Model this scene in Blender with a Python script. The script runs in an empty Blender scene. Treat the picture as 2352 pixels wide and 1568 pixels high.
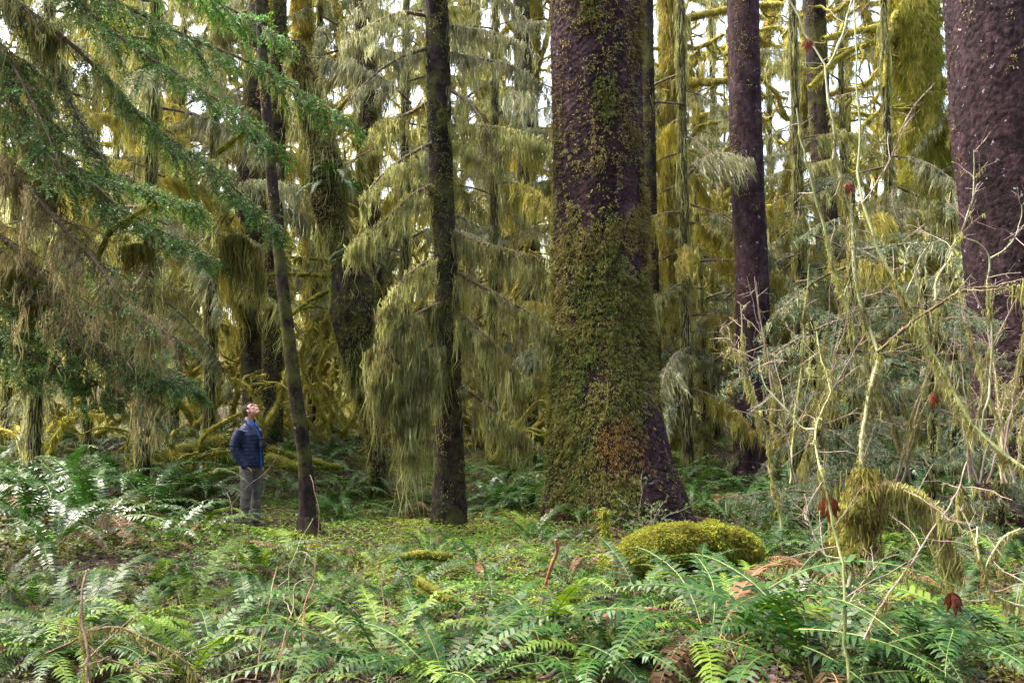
import bpy, math, random
import numpy as np
from mathutils import Vector, Matrix, Euler

random.seed(11)
rng = np.random.default_rng(11)
scene = bpy.context.scene
COL = scene.collection
PI = math.pi

# ------------------------------------------------------------------ noise
def _hash(ix, iy, iz, seed):
    h = (ix.astype(np.int64) * 374761393 + iy.astype(np.int64) * 668265263 + iz.astype(np.int64) * 2147483647 + seed * 974711) & 0xFFFFFFFF
    h = ((h ^ (h >> 13)) * 1274126177) & 0xFFFFFFFF
    h = h ^ (h >> 16)
    return (h & 0xFFFF) / 65535.0

def vnoise(p, seed=0):
    p = np.asarray(p, float)
    i = np.floor(p).astype(np.int64)
    f = p - i
    f = f * f * (3 - 2 * f)
    r = 0
    for dx in (0, 1):
        wx = f[..., 0] if dx else 1 - f[..., 0]
        for dy in (0, 1):
            wy = f[..., 1] if dy else 1 - f[..., 1]
            for dz in (0, 1):
                wz = f[..., 2] if dz else 1 - f[..., 2]
                r = r + wx * wy * wz * _hash(i[..., 0] + dx, i[..., 1] + dy, i[..., 2] + dz, seed)
    return r * 2 - 1

def fbm(p, oct=3, seed=0):
    p = np.asarray(p, float)
    a, s, r = 1.0, 1.0, 0
    for o in range(oct):
        r = r + a * vnoise(p * s, seed + o * 7)
        a *= .5
        s *= 2.03
    return r

def voro(u, v, seed=0):
    """F1, F2 distance of a 2-D cell pattern and the cell's random value"""
    iu, iv = np.floor(u).astype(np.int64), np.floor(v).astype(np.int64)
    f1 = np.full(u.shape, 9.0); f2 = np.full(u.shape, 9.0); cid = np.zeros(u.shape); dv_ = np.zeros(u.shape)
    z = np.zeros_like(iu)
    for du in (-1, 0, 1):
        for dv in (-1, 0, 1):
            a, b = iu + du, iv + dv
            px = a + _hash(a, b, z, seed); py = b + _hash(a, b, z + 5, seed)
            d = np.hypot(px - u, py - v)
            c = _hash(a, b, z + 9, seed)
            near = d < f1
            f2 = np.where(near, f1, np.minimum(f2, d))
            cid = np.where(near, c, cid)
            dv_ = np.where(near, v - py, dv_)
            f1 = np.where(near, d, f1)
    return f1, f2, cid, dv_

def norm(v):
    v = np.asarray(v, float)
    return v / np.maximum(np.linalg.norm(v, axis=-1, keepdims=True), 1e-9)

def sstep(a, b, x):
    t = np.clip((np.asarray(x, float) - a) / (b - a), 0, 1)
    return t * t * (3 - 2 * t)

# ------------------------------------------------------------------ camera model
CAM = np.array([0.0, 0.0, 1.73])
TH = math.radians(4.4)
FPX = 2036.5
FW = np.array([0, math.cos(TH), math.sin(TH)])
UP = np.array([0, -math.sin(TH), math.cos(TH)])
RT = np.array([1.0, 0, 0])

def at(px, py, d):
    """point seen at a place of the 2352 x 1568 photograph, d metres deep"""
    return CAM + d * (FW + RT * (px - 1176) / FPX + UP * (784 - py) / FPX)

def terr(x, y):
    x = np.asarray(x, float); y = np.asarray(y, float)
    z = 0.85 * sstep(12.5, 21, y) + 2.2 * sstep(21, 70, y)
    z = z + 0.22 * sstep(-1.5, -5, x) * sstep(7, 10, y)
    p = np.stack([x, y, np.zeros_like(x)], -1)
    z = z + 0.14 * vnoise(p * .55, 3) * sstep(2, 6, y) + 0.05 * vnoise(p * 1.7, 4) + 0.018 * vnoise(p * 5.1, 5)
    z = z + 0.30 * np.exp(-((x - 1.32) ** 2 + (y - 12.0) ** 2) / 1.6)
    z = z - 0.05 * sstep(6, 3, y)
    # level spot where the walker stands
    w = np.exp(-((x + 3.72) ** 2 + (y - 12.45) ** 2) / .35)
    z = z * (1 - w) + 0.03 * w
    return z

def ground(px, py):
    t = np.arange(2.5, 90, .02)
    P = CAM + t[:, None] * (FW + RT * (px - 1176) / FPX + UP * (784 - py) / FPX)
    hit = np.nonzero(P[:, 2] < terr(P[:, 0], P[:, 1]))[0]
    k = hit[0] if len(hit) else len(t) - 1
    return P[k]

def topix(p):
    d = np.asarray(p, float) - CAM
    w = d @ FW
    return 1176 + FPX * (d @ RT) / w, 784 - FPX * (d @ UP) / w, w

# ------------------------------------------------------------------ mesh builder
class MB:
    def __init__(self):
        self.V = []; self.Q = []; self.T = []; self.n = 0; self.qm = []; self.tm = []
    def add(self, V, Q=None, T=None, m=0):
        V = np.asarray(V, float).reshape(-1, 3)
        self.V.append(V)
        if Q is not None and len(Q):
            self.Q.append(np.asarray(Q).reshape(-1, 4) + self.n); self.qm.append(np.full(len(self.Q[-1]), m))
        if T is not None and len(T):
            self.T.append(np.asarray(T).reshape(-1, 3) + self.n); self.tm.append(np.full(len(self.T[-1]), m))
        self.n += len(V)
    def mesh(self, name, mats, smooth=True, origin=None):
        V = np.concatenate(self.V) if self.V else np.zeros((0, 3))
        if origin is not None:
            V = V - np.asarray(origin)
        Q = np.concatenate(self.Q) if self.Q else np.zeros((0, 4), int)
        T = np.concatenate(self.T) if self.T else np.zeros((0, 3), int)
        me = bpy.data.meshes.new(name)
        me.vertices.add(len(V)); me.vertices.foreach_set('co', V.astype(np.float32).ravel())
        loops = np.concatenate([Q.ravel(), T.ravel()]).astype(np.int32)
        me.loops.add(len(loops)); me.loops.foreach_set('vertex_index', loops)
        npoly = len(Q) + len(T)
        ls = np.concatenate([np.arange(len(Q)) * 4, len(Q) * 4 + np.arange(len(T)) * 3]).astype(np.int32)
        me.polygons.add(npoly); me.polygons.foreach_set('loop_start', ls)
        me.polygons.foreach_set('use_smooth', np.full(npoly, smooth))
        mi = np.concatenate(self.qm + self.tm) if npoly else np.zeros(0)
        me.polygons.foreach_set('material_index', mi.astype(np.int32))
        me.update(calc_edges=True)
        for m in (mats if isinstance(mats, (list, tuple)) else [mats]):
            me.materials.append(m)
        return me
    def build(self, name, mats, parent=None, smooth=True, origin=None, loc=None):
        o = bpy.data.objects.new(name, self.mesh(name, mats, smooth, origin))
        COL.objects.link(o)
        if parent is not None:
            o.parent = parent
        if loc is not None:
            o.location = loc
        return o

def tubes(mb, P, R, seg=4, lump=0.0, lfreq=8.0, m=0, cap=False):
    """many tubes at once: P (k,n,3), R (k,n)"""
    P = np.asarray(P, float)
    if P.ndim == 2:
        P = P[None]
    R = np.asarray(R, float)
    if R.ndim == 1:
        R = np.broadcast_to(R, P.shape[:2])
    k, n, _ = P.shape
    if k == 0:
        return
    T = norm(np.gradient(P, axis=1))
    mean = norm(P[:, -1] - P[:, 0])
    ref = np.where(np.abs(mean[:, 2:3]) > .8, np.array([[1.0, 0.2, 0]]), np.array([[0, 0, 1.0]]))
    A = norm(np.cross(T, ref[:, None, :])); B = np.cross(T, A)
    ang = np.arange(seg) / seg * 2 * PI
    D = A[:, :, None] * np.cos(ang)[None, None, :, None] + B[:, :, None] * np.sin(ang)[None, None, :, None]
    r = R[:, :, None, None]
    V = P[:, :, None] + D * r
    if lump:
        V = V + D * r * lump * fbm(V * lfreq, 2, 31)[..., None]
    idx = np.arange(k * n * seg).reshape(k, n, seg)
    a = idx[:, :-1]; b = idx[:, 1:]
    a2 = np.roll(a, -1, 2); b2 = np.roll(b, -1, 2)
    Q = np.stack([a, a2, b2, b], -1).reshape(-1, 4)
    V = V.reshape(-1, 3)
    if cap:
        Tt = []
        c0 = len(V)
        V = np.concatenate([V, P[:, 0], P[:, -1]])
        for j in range(k):
            for s in range(seg):
                Tt.append((idx[j, 0, (s + 1) % seg], idx[j, 0, s], c0 + j))
                Tt.append((idx[j, -1, s], idx[j, -1, (s + 1) % seg], c0 + k + j))
        mb.add(V, Q, np.array(Tt), m)
    else:
        mb.add(V, Q, None, m)

def strands(mb, root, L, W, dirn=None, nseg=3, sway=.12, m=0, face=None, curl=0.0):
    root = np.asarray(root, float).reshape(-1, 3); k = len(root)
    if k == 0:
        return
    L = np.broadcast_to(np.asarray(L, float), k); W = np.broadcast_to(np.asarray(W, float), k)
    if dirn is None:
        dirn = np.tile([0, 0, -1.0], (k, 1))
    dirn = norm(np.broadcast_to(dirn, (k, 3)))
    rv = rng.normal(size=(k, 3))
    side = norm(np.cross(dirn, rv))
    drift = norm(np.cross(dirn, rng.normal(size=(k, 3)))) * (rng.random((k, 1)) * sway)
    t = np.linspace(0, 1, nseg + 1)
    wob = rng.normal(size=(k, nseg + 1, 3)) * .055 * (t > 0)[None, :, None]
    C = root[:, None] + L[:, None, None] * (dirn[:, None] * t[None, :, None] + drift[:, None] * (t ** 2)[None, :, None] + wob)
    if curl:
        C = C + np.array([0, 0, -1.0]) * (L * curl)[:, None, None] * (t ** 2)[None, :, None]
    prof = np.interp(t, [0, .25, .7, 1], [.75, 1, .7, .12])
    w = (W[:, None] * prof[None])[..., None] * side[:, None] * .5
    V = np.stack([C - w, C + w], 2).reshape(-1, 3)
    base = (np.arange(k) * (nseg + 1) * 2)[:, None] + (np.arange(nseg) * 2)[None]
    Q = np.stack([base, base + 1, base + 3, base + 2], -1).reshape(-1, 4)
    mb.add(V, Q, None, m)

def leaves(mb, pos, dirn, nrm, L, W, m=0, wide=.45, fold=0.0):
    pos = np.asarray(pos, float).reshape(-1, 3); k = len(pos)
    if k == 0:
        return
    d = norm(np.broadcast_to(dirn, (k, 3))); n = np.broadcast_to(nrm, (k, 3))
    s = norm(np.cross(d, n)); n = np.cross(s, d)
    L = np.broadcast_to(np.asarray(L, float), k)[:, None]; W = np.broadcast_to(np.asarray(W, float), k)[:, None]
    mid = pos + d * L * wide + n * (W * fold)
    V = np.stack([pos, mid - s * W * .5, pos + d * L, mid + s * W * .5], 1).reshape(-1, 3)
    b = np.arange(k)[:, None] * 4
    mb.add(V, np.concatenate([b, b + 1, b + 2, b + 3], 1), None, m)

def resample(P, n):
    P = np.asarray(P, float)
    # smooth (Catmull-Rom like) through the points, then n even samples
    t = np.concatenate([[0], np.cumsum(np.linalg.norm(np.diff(P, axis=0), axis=1))])
    tt = np.linspace(0, t[-1], n * 4)
    m = np.gradient(P, t, axis=0)
    i = np.clip(np.searchsorted(t, tt, 'right') - 1, 0, len(t) - 2)
    h = (t[i + 1] - t[i])[:, None]; u = ((tt - t[i]) / (t[i + 1] - t[i]))[:, None]
    C = (2 * u ** 3 - 3 * u ** 2 + 1) * P[i] + (u ** 3 - 2 * u ** 2 + u) * h * m[i] + (-2 * u ** 3 + 3 * u ** 2) * P[i + 1] + (u ** 3 - u ** 2) * h * m[i + 1]
    s = np.concatenate([[0], np.cumsum(np.linalg.norm(np.diff(C, axis=0), axis=1))])
    q = np.linspace(0, s[-1], n)
    return np.stack([np.interp(q, s, C[:, j]) for j in range(3)], -1)

def radii_along(C, R, n):
    t = np.concatenate([[0], np.cumsum(np.linalg.norm(np.diff(np.asarray(C, float), axis=0), axis=1))])
    return np.interp(np.linspace(0, t[-1], n), t, R)

def plen(P):
    return float(np.linalg.norm(np.diff(P, axis=0), axis=1).sum())

def sample_on(P, s):
    """points at fractions s (k,) along polylines P (k,n,3) or one polyline (n,3)"""
    P = np.asarray(P)
    if P.ndim == 2:
        P = np.broadcast_to(P, (len(s),) + P.shape)
    n = P.shape[1]
    x = np.clip(s, 0, .9999) * (n - 1); i = x.astype(int); f = (x - i)[:, None]
    k = np.arange(len(s))
    return P[k, i] * (1 - f) + P[k, i + 1] * f, norm(P[k, i + 1] - P[k, i])

# ------------------------------------------------------------------ materials
def _nodes(name):
    m = bpy.data.materials.new(name); m.use_nodes = True
    nt = m.node_tree
    nt.nodes.clear()
    return m, nt, nt.nodes.new, nt.links.new

def ramp(nt, stops):
    r = nt.nodes.new('ShaderNodeValToRGB')
    el = r.color_ramp.elements
    while len(el) < len(stops):
        el.new(.5)
    for e, (p, c) in zip(el, stops):
        e.position = p; e.color = (*c, 1)
    return r

def foliage(name, cols, rough=.55, transl=.25, spec=.3, patch=None, pscale=1.2, ovar=.25, tint=(1.15, 1.15, .6)):
    """leafy stuff: colour varies per leaf, per object and in broad patches of growth"""
    m, nt, N, Lk = _nodes(name)
    g = N('ShaderNodeNewGeometry')
    st = [(i / max(1, len(cols) - 1), c) for i, c in enumerate(cols)]
    r = ramp(nt, st); Lk(g.outputs['Random Per Island'], r.inputs[0])
    col = r.outputs[0]
    if patch is not None:
        no = N('ShaderNodeTexNoise'); no.inputs['Scale'].default_value = pscale; no.inputs['Detail'].default_value = 3
        tc = N('ShaderNodeTexCoord'); Lk(tc.outputs['Object'], no.inputs['Vector'])
        rr = ramp(nt, [(.42, (0, 0, 0)), (.62, (1, 1, 1))]); Lk(no.outputs['Fac'], rr.inputs[0])
        mx = N('ShaderNodeMix'); mx.data_type = 'RGBA'
        Lk(rr.outputs[0], mx.inputs[0]); Lk(col, mx.inputs[6]); mx.inputs[7].default_value = (*patch, 1)
        col = mx.outputs[2]
    oi = N('ShaderNodeObjectInfo')
    mr = N('ShaderNodeMapRange'); mr.inputs[3].default_value = 1 - ovar; mr.inputs[4].default_value = 1 + ovar
    Lk(oi.outputs['Random'], mr.inputs[0])
    hs = N('ShaderNodeHueSaturation'); Lk(mr.outputs[0], hs.inputs['Value']); Lk(col, hs.inputs['Color'])
    col = hs.outputs[0]
    p = N('ShaderNodeBsdfPrincipled'); Lk(col, p.inputs['Base Color'])
    p.inputs['Roughness'].default_value = rough; p.inputs['Specular IOR Level'].default_value = spec
    out = N('ShaderNodeOutputMaterial')
    if transl > 0:
        tr = N('ShaderNodeBsdfTranslucent')
        ti = N('ShaderNodeMix'); ti.data_type = 'RGBA'; ti.blend_type = 'MULTIPLY'; ti.inputs[0].default_value = 1
        Lk(col, ti.inputs[6]); ti.inputs[7].default_value = (*tint, 1)
        Lk(ti.outputs[2], tr.inputs['Color'])
        mx = N('ShaderNodeMixShader'); mx.inputs[0].default_value = transl
        Lk(p.outputs[0], mx.inputs[1]); Lk(tr.outputs[0], mx.inputs[2]); Lk(mx.outputs[0], out.inputs[0])
    else:
        Lk(p.outputs[0], out.inputs[0])
    return m

def solid(name, stops, scale=8, rough=.85, spec=.25, bump=.4, stretch=(1, 1, 1), detail=5, bscale=None, coords='Object', wave=None):
    m, nt, N, Lk = _nodes(name)
    tc = N('ShaderNodeTexCoord'); mp = N('ShaderNodeMapping'); mp.inputs['Scale'].default_value = stretch
    Lk(tc.outputs[coords], mp.inputs[0])
    no = N('ShaderNodeTexNoise'); no.inputs['Scale'].default_value = scale; no.inputs['Detail'].default_value = detail; no.inputs['Roughness'].default_value = .65
    Lk(mp.outputs[0], no.inputs['Vector'])
    r = ramp(nt, stops); Lk(no.outputs['Fac'], r.inputs[0])
    p = N('ShaderNodeBsdfPrincipled'); Lk(r.outputs[0], p.inputs['Base Color'])
    p.inputs['Roughness'].default_value = rough; p.inputs['Specular IOR Level'].default_value = spec
    if bump:
        n2 = N('ShaderNodeTexNoise'); n2.inputs['Scale'].default_value = bscale or scale * 3; n2.inputs['Detail'].default_value = 4
        Lk(mp.outputs[0], n2.inputs['Vector'])
        h = n2.outputs['Fac']
        if wave:
            wv = N('ShaderNodeTexWave'); wv.bands_direction = 'Z'; wv.inputs['Scale'].default_value = wave; wv.inputs['Distortion'].default_value = 1.0
            Lk(tc.outputs['Object'], wv.inputs['Vector'])
            ad = N('ShaderNodeMath'); ad.operation = 'MULTIPLY_ADD'; Lk(n2.outputs['Fac'], ad.inputs[0]); ad.inputs[1].default_value = .5; Lk(wv.outputs['Fac'], ad.inputs[2])
            h = ad.outputs[0]
        b = N('ShaderNodeBump'); b.inputs['Strength'].default_value = bump; b.inputs['Distance'].default_value = .02
        Lk(h, b.inputs['Height']); Lk(b.outputs[0], p.inputs['Normal'])
    out = N('ShaderNodeOutputMaterial'); Lk(p.outputs[0], out.inputs[0])
    return m

def bark(name, dark, mid, light, cell=14, moss=None, lich=None):
    """scaly conifer bark"""
    m, nt, N, Lk = _nodes(name)
    tc = N('ShaderNodeTexCoord'); mp = N('ShaderNodeMapping'); mp.inputs['Scale'].default_value = (1, 1, .75)
    Lk(tc.outputs['Object'], mp.inputs[0])
    no = N('ShaderNodeTexNoise'); no.inputs['Scale'].default_value = 6; no.inputs['Detail'].default_value = 6; no.inputs['Roughness'].default_value = .7
    Lk(mp.outputs[0], no.inputs['Vector'])
    mxv = N('ShaderNodeMix'); mxv.data_type = 'VECTOR'; mxv.inputs[0].default_value = .12
    Lk(mp.outputs[0], mxv.inputs[4]); Lk(no.outputs['Color'], mxv.inputs[5])
    vo = N('ShaderNodeTexVoronoi'); vo.inputs['Scale'].default_value = cell; vo.feature = 'F1'
    Lk(mxv.outputs[1], vo.inputs['Vector'])
    ve = N('ShaderNodeTexVoronoi'); ve.inputs['Scale'].default_value = cell; ve.feature = 'DISTANCE_TO_EDGE'
    Lk(mxv.outputs[1], ve.inputs['Vector'])
    r = ramp(nt, [(.25, dark), (.5, mid), (.75, light)]); Lk(no.outputs['Fac'], r.inputs[0])
    hs = N('ShaderNodeHueSaturation'); Lk(r.outputs[0], hs.inputs['Color'])
    sx = N('ShaderNodeSeparateXYZ'); Lk(vo.outputs['Color'], sx.inputs[0])
    mr = N('ShaderNodeMapRange'); mr.inputs[3].default_value = .6; mr.inputs[4].default_value = 1.45; Lk(sx.outputs[0], mr.inputs[0]); Lk(mr.outputs[0], hs.inputs['Value'])
    col = hs.outputs[0]
    ms = N('ShaderNodeMapping'); ms.inputs['Scale'].default_value = (2.6, 2.6, .5); Lk(tc.outputs['Object'], ms.inputs[0])
    ns = N('ShaderNodeTexNoise'); ns.inputs['Scale'].default_value = 1.0; ns.inputs['Detail'].default_value = 6; ns.inputs['Roughness'].default_value = .7; Lk(ms.outputs[0], ns.inputs['Vector'])
    rs = ramp(nt, [(.38, (.55, .50, .48)), (.52, (1, 1, 1)), (.66, (1.5, 1.42, 1.3))]); Lk(ns.outputs['Fac'], rs.inputs[0])
    mm = N('ShaderNodeMix'); mm.data_type = 'RGBA'; mm.blend_type = 'MULTIPLY'; mm.inputs[0].default_value = 1; Lk(col, mm.inputs[6]); Lk(rs.outputs[0], mm.inputs[7])
    col = mm.outputs[2]
    if lich:
        n3 = N('ShaderNodeTexNoise'); n3.inputs['Scale'].default_value = 11; n3.inputs['Detail'].default_value = 3; Lk(tc.outputs['Object'], n3.inputs['Vector'])
        r3 = ramp(nt, [(.68, (0, 0, 0)), (.72, (1, 1, 1))]); Lk(n3.outputs['Fac'], r3.inputs[0])
        mx = N('ShaderNodeMix'); mx.data_type = 'RGBA'; Lk(r3.outputs[0], mx.inputs[0]); Lk(col, mx.inputs[6]); mx.inputs[7].default_value = (*lich, 1)
        col = mx.outputs[2]
    if moss:
        n2 = N('ShaderNodeTexNoise'); n2.inputs['Scale'].default_value = 2.2; n2.inputs['Detail'].default_value = 6; n2.inputs['Roughness'].default_value = .75; Lk(tc.outputs['Object'], n2.inputs['Vector'])
        r2 = ramp(nt, [(.48, (0, 0, 0)), (.6, (1, 1, 1))]); Lk(n2.outputs['Fac'], r2.inputs[0])
        mx = N('ShaderNodeMix'); mx.data_type = 'RGBA'; Lk(r2.outputs[0], mx.inputs[0]); Lk(col, mx.inputs[6]); mx.inputs[7].default_value = (*moss, 1)
        col = mx.outputs[2]
    p = N('ShaderNodeBsdfPrincipled'); Lk(col, p.inputs['Base Color']); p.inputs['Roughness'].default_value = .85; p.inputs['Specular IOR Level'].default_value = .16
    r4 = ramp(nt, [(0, (0, 0, 0)), (.12, (1, 1, 1))]); Lk(ve.outputs['Distance'], r4.inputs[0])
    ad = N('ShaderNodeMath'); ad.operation = 'MULTIPLY_ADD'; Lk(no.outputs['Fac'], ad.inputs[0]); ad.inputs[1].default_value = .8; Lk(r4.outputs[0], ad.inputs[2])
    b = N('ShaderNodeBump'); b.inputs['Strength'].default_value = .55; b.inputs['Distance'].default_value = .012
    Lk(ad.outputs[0], b.inputs['Height']); Lk(b.outputs[0], p.inputs['Normal'])
    out = N('ShaderNodeOutputMaterial'); Lk(p.outputs[0], out.inputs[0])
    return m

M = {}
M['bark'] = bark('bark_spruce', (.011, .0065, .008), (.034, .018, .022), (.075, .045, .050), 17, lich=(.22, .2, .24))
M['bark_dark'] = bark('bark_hemlock', (.011, .008, .008), (.027, .019, .018), (.052, .039, .036), 24, moss=(.075, .075, .02))
M['bark_right'] = bark('bark_old_spruce', (.009, .0055, .007), (.026, .014, .018), (.058, .034, .040), 13, lich=(.3, .27, .32))
M['bark_twig'] = solid('twig_bark', [(.3, (.05, .035, .028)), (.7, (.13, .09, .065))], 30, .8, .2, .2)
M['hang_olive'] = foliage('hanging_moss_olive', [(.12, .13, .045), (.34, .36, .14), (.56, .56, .28), (.44, .45, .19), (.23, .24, .085)], .8, .45, .1, patch=(.15, .14, .05), pscale=3.2, tint=(1.1, 1.1, .8))
M['hang_grey'] = foliage('hanging_moss_grey', [(.14, .155, .085), (.36, .38, .24), (.56, .57, .39), (.42, .43, .27), (.23, .24, .14)], .8, .4, .1, patch=(.16, .165, .085), pscale=3.0, tint=(1.1, 1.1, .85))
M['hang_brown'] = foliage('hanging_moss_brown', [(.14, .12, .05), (.36, .31, .16), (.54, .47, .28), (.44, .37, .20), (.24, .23, .10)], .8, .35, .1, patch=(.22, .20, .08), pscale=2.4, tint=(1.1, 1.05, .8))
M['hang_dark'] = foliage('hanging_moss_dark', [(.07, .075, .018), (.12, .12, .03), (.16, .15, .045)], .8, .3, .1, patch=(.13, .12, .03))
M['hang_yellow'] = foliage('hanging_moss_yellow', [(.20, .19, .04), (.42, .40, .11), (.54, .49, .17), (.34, .31, .08), (.25, .24, .06)], .8, .4, .1, patch=(.36, .31, .07), pscale=1.6)
M['moss_yellow'] = solid('cushion_moss_yellow', [(.34, (.10, .085, .018)), (.5, (.28, .24, .05)), (.66, (.46, .40, .12))], 6, .95, .05, 1.0, bscale=40)
M['moss_green'] = solid('cushion_moss_green', [(.3, (.04, .045, .009)), (.5, (.09, .095, .017)), (.7, (.15, .15, .03))], 7, .95, .05, .9, bscale=45)
M['fuzz_yellow'] = foliage('moss_fuzz_yellow', [(.12, .105, .02), (.40, .34, .07), (.54, .46, .15), (.32, .22, .05), (.22, .20, .05)], .85, .45, .1, patch=(.17, .15, .035), pscale=3)
M['fuzz_green'] = foliage('moss_fuzz_green', [(.16, .19, .03), (.26, .28, .05), (.34, .34, .07)], .85, .4, .1)
M['fuzz_lime'] = foliage('moss_fuzz_lime', [(.14, .16, .02), (.25, .27, .04), (.36, .36, .07), (.19, .15, .035)], .85, .42, .1, patch=(.19, .20, .03), pscale=3)
M['tuft_green'] = foliage('trunk_moss_green', [(.06, .085, .018), (.11, .14, .03), (.17, .19, .05)], .85, .2, .1)
M['tuft_olive'] = foliage('trunk_moss_olive', [(.12, .112, .03), (.19, .17, .05), (.26, .23, .08)], .85, .2, .1)
M['tuft_tan'] = foliage('trunk_moss_tan', [(.15, .105, .042), (.23, .165, .065), (.30, .23, .10)], .85, .2, .1)
M['tuft_rust'] = foliage('trunk_moss_rust', [(.11, .06, .02), (.19, .11, .034), (.24, .155, .055)], .85, .2, .1)
M['needle'] = foliage('hemlock_needles', [(.035, .11, .028), (.065, .18, .036), (.11, .26, .045)], .45, .35, .3, ovar=.25)
M['needle_blue'] = foliage('spruce_needles', [(.04, .095, .05), (.075, .145, .075), (.11, .18, .095)], .5, .25, .35, ovar=.3)
M['fern'] = foliage('fern_green', [(.008, .033, .006), (.016, .058, .009), (.036, .092, .013)], .44, .26, .26, ovar=.28, tint=(1.2, 1.3, .4))
M['fern_yellow'] = foliage('fern_yellow_green', [(.05, .11, .008), (.08, .145, .012), (.11, .17, .016)], .48, .28, .22, ovar=.2, tint=(1.2, 1.2, .4))
M['fern_gloss'] = foliage('fern_glossy', [(.012, .045, .010), (.022, .07, .014), (.038, .10, .018)], .30, .2, .5, ovar=.28, tint=(1.2, 1.3, .4))
M['fern_dead'] = foliage('fern_dead', [(.065, .032, .014), (.115, .062, .028), (.12, .085, .045)], .7, .2, .2)
M['fern_dark'] = foliage('fern_purple_dark', [(.03, .042, .03), (.05, .062, .045), (.045, .032, .036)], .35, .1, .55)
M['rachis'] = solid('fern_rachis', [(.3, (.07, .10, .018)), (.7, (.17, .17, .045))], 12, .6, .3, 0)
M['rachis_dead'] = solid('fern_rachis_dead', [(.3, (.16, .09, .04)), (.7, (.3, .2, .1))], 12, .7, .2, 0)
M['oxalis'] = foliage('oxalis_leaf', [(.032, .10, .010), (.06, .16, .014), (.11, .215, .02)], .5, .35, .3, patch=(.17, .20, .022), pscale=.5)
M['litter'] = foliage('leaf_litter', [(.035, .02, .018), (.08, .042, .034), (.13, .08, .062), (.07, .04, .05), (.18, .13, .10)], .7, .05, .3)
M['shrub_leaf'] = foliage('huckleberry_leaf', [(.09, .2, .03), (.14, .28, .04), (.2, .34, .06)], .45, .35, .35)
M['straw'] = solid('dead_stem', [(.3, (.16, .105, .06)), (.7, (.32, .23, .13))], 10, .8, .2, .1)
M['stem_green'] = solid('maple_stem', [(.35, (.11, .15, .05)), (.5, (.19, .22, .08)), (.66, (.29, .30, .15))], 9, .55, .35, .2, stretch=(1, 1, .5))
M['stem_pale'] = solid('maple_stem_pale', [(.35, (.15, .17, .09)), (.5, (.25, .27, .16)), (.66, (.38, .38, .27))], 9, .6, .3, .2, stretch=(1, 1, .5))
M['twig_grey'] = solid('bare_twig', [(.3, (.13, .095, .08)), (.7, (.26, .21, .17))], 14, .7, .3, .1)
M['red_leaf'] = foliage('dead_maple_leaf', [(.05, .010, .008), (.10, .022, .012), (.17, .045, .018), (.07, .012, .012)], .55, .12, .25, tint=(1.2, .8, .6))
M['wood_dark'] = solid('rotten_wood', [(.3, (.025, .018, .015)), (.7, (.09, .06, .05))], 14, .9, .2, .6, stretch=(1, 1, .2))
M['red_wood'] = solid('red_stick', [(.3, (.22, .07, .045)), (.7, (.36, .15, .10))], 14, .7, .3, .3)

# ------------------------------------------------------------------ objects
def tag(o, label=None, cat=None, group=None, kind=None):
    if label: o['label'] = label
    if cat: o['category'] = cat
    if group: o['group'] = group
    if kind: o['kind'] = kind
    return o

def thing(name, loc, label, cat, group=None, rz=0.0):
    o = bpy.data.objects.new(name, None)
    o.empty_display_size = .1
    COL.objects.link(o)
    o.location = loc; o.rotation_euler = (0, 0, rz)
    return tag(o, label, cat, group)

def copy_tree(o, parent=None):
    c = o.copy(); COL.objects.link(c)
    c.parent = parent
    for ch in o.children:
        copy_tree(ch, c)
    return c

# ------------------------------------------------------------------ growth
def curtain(mb, P, per_m, Lr, spread=.05, threads=9, W=.012, m=0, nseg=3, jitter=None, sway=.2, inward=.8):
    """clumps of hanging moss below one polyline or many (k,n,3)"""
    P = np.asarray(P, float)
    if P.ndim == 2:
        P = P[None]
    seglen = np.linalg.norm(np.diff(P, axis=1), axis=2).sum(1)
    cnt = rng.poisson(np.maximum(seglen * per_m, .001))
    own = np.repeat(np.arange(len(P)), cnt)
    if len(own) == 0:
        return
    s = rng.random(len(own))
    c, _ = sample_on(P[own], s)
    keep = fbm(c * 2.6 + 31, 2, 19) > -.38
    own, s, c = own[keep], s[keep], c[keep]
    if len(own) == 0:
        return
    big = fbm(c * 3.1 + 11, 2, 9) * .6 + .5
    Lc = (Lr[0] + (Lr[1] - Lr[0]) * np.clip(rng.random(len(own)) ** 3 * .9 + big * .45, .02, 1.4))
    k = np.maximum(2, (threads * (.5 + rng.random(len(own)))).astype(int))
    own2 = np.repeat(np.arange(len(own)), k)
    n = len(own2)
    root = c[own2] + rng.normal(size=(n, 3)) * np.array([spread, spread, spread * .3])
    L = Lc[own2] * (.25 + .75 * rng.random(n) ** .7)
    pull = np.tile([0, 0, -1.0], (n, 1)) + (c[own2] - root) * inward / np.maximum(L, .1)[:, None] * np.array([1, 1, 0])
    strands(mb, root, L, W * (.6 + .9 * rng.random(n)), pull, nseg, sway, m)

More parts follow.
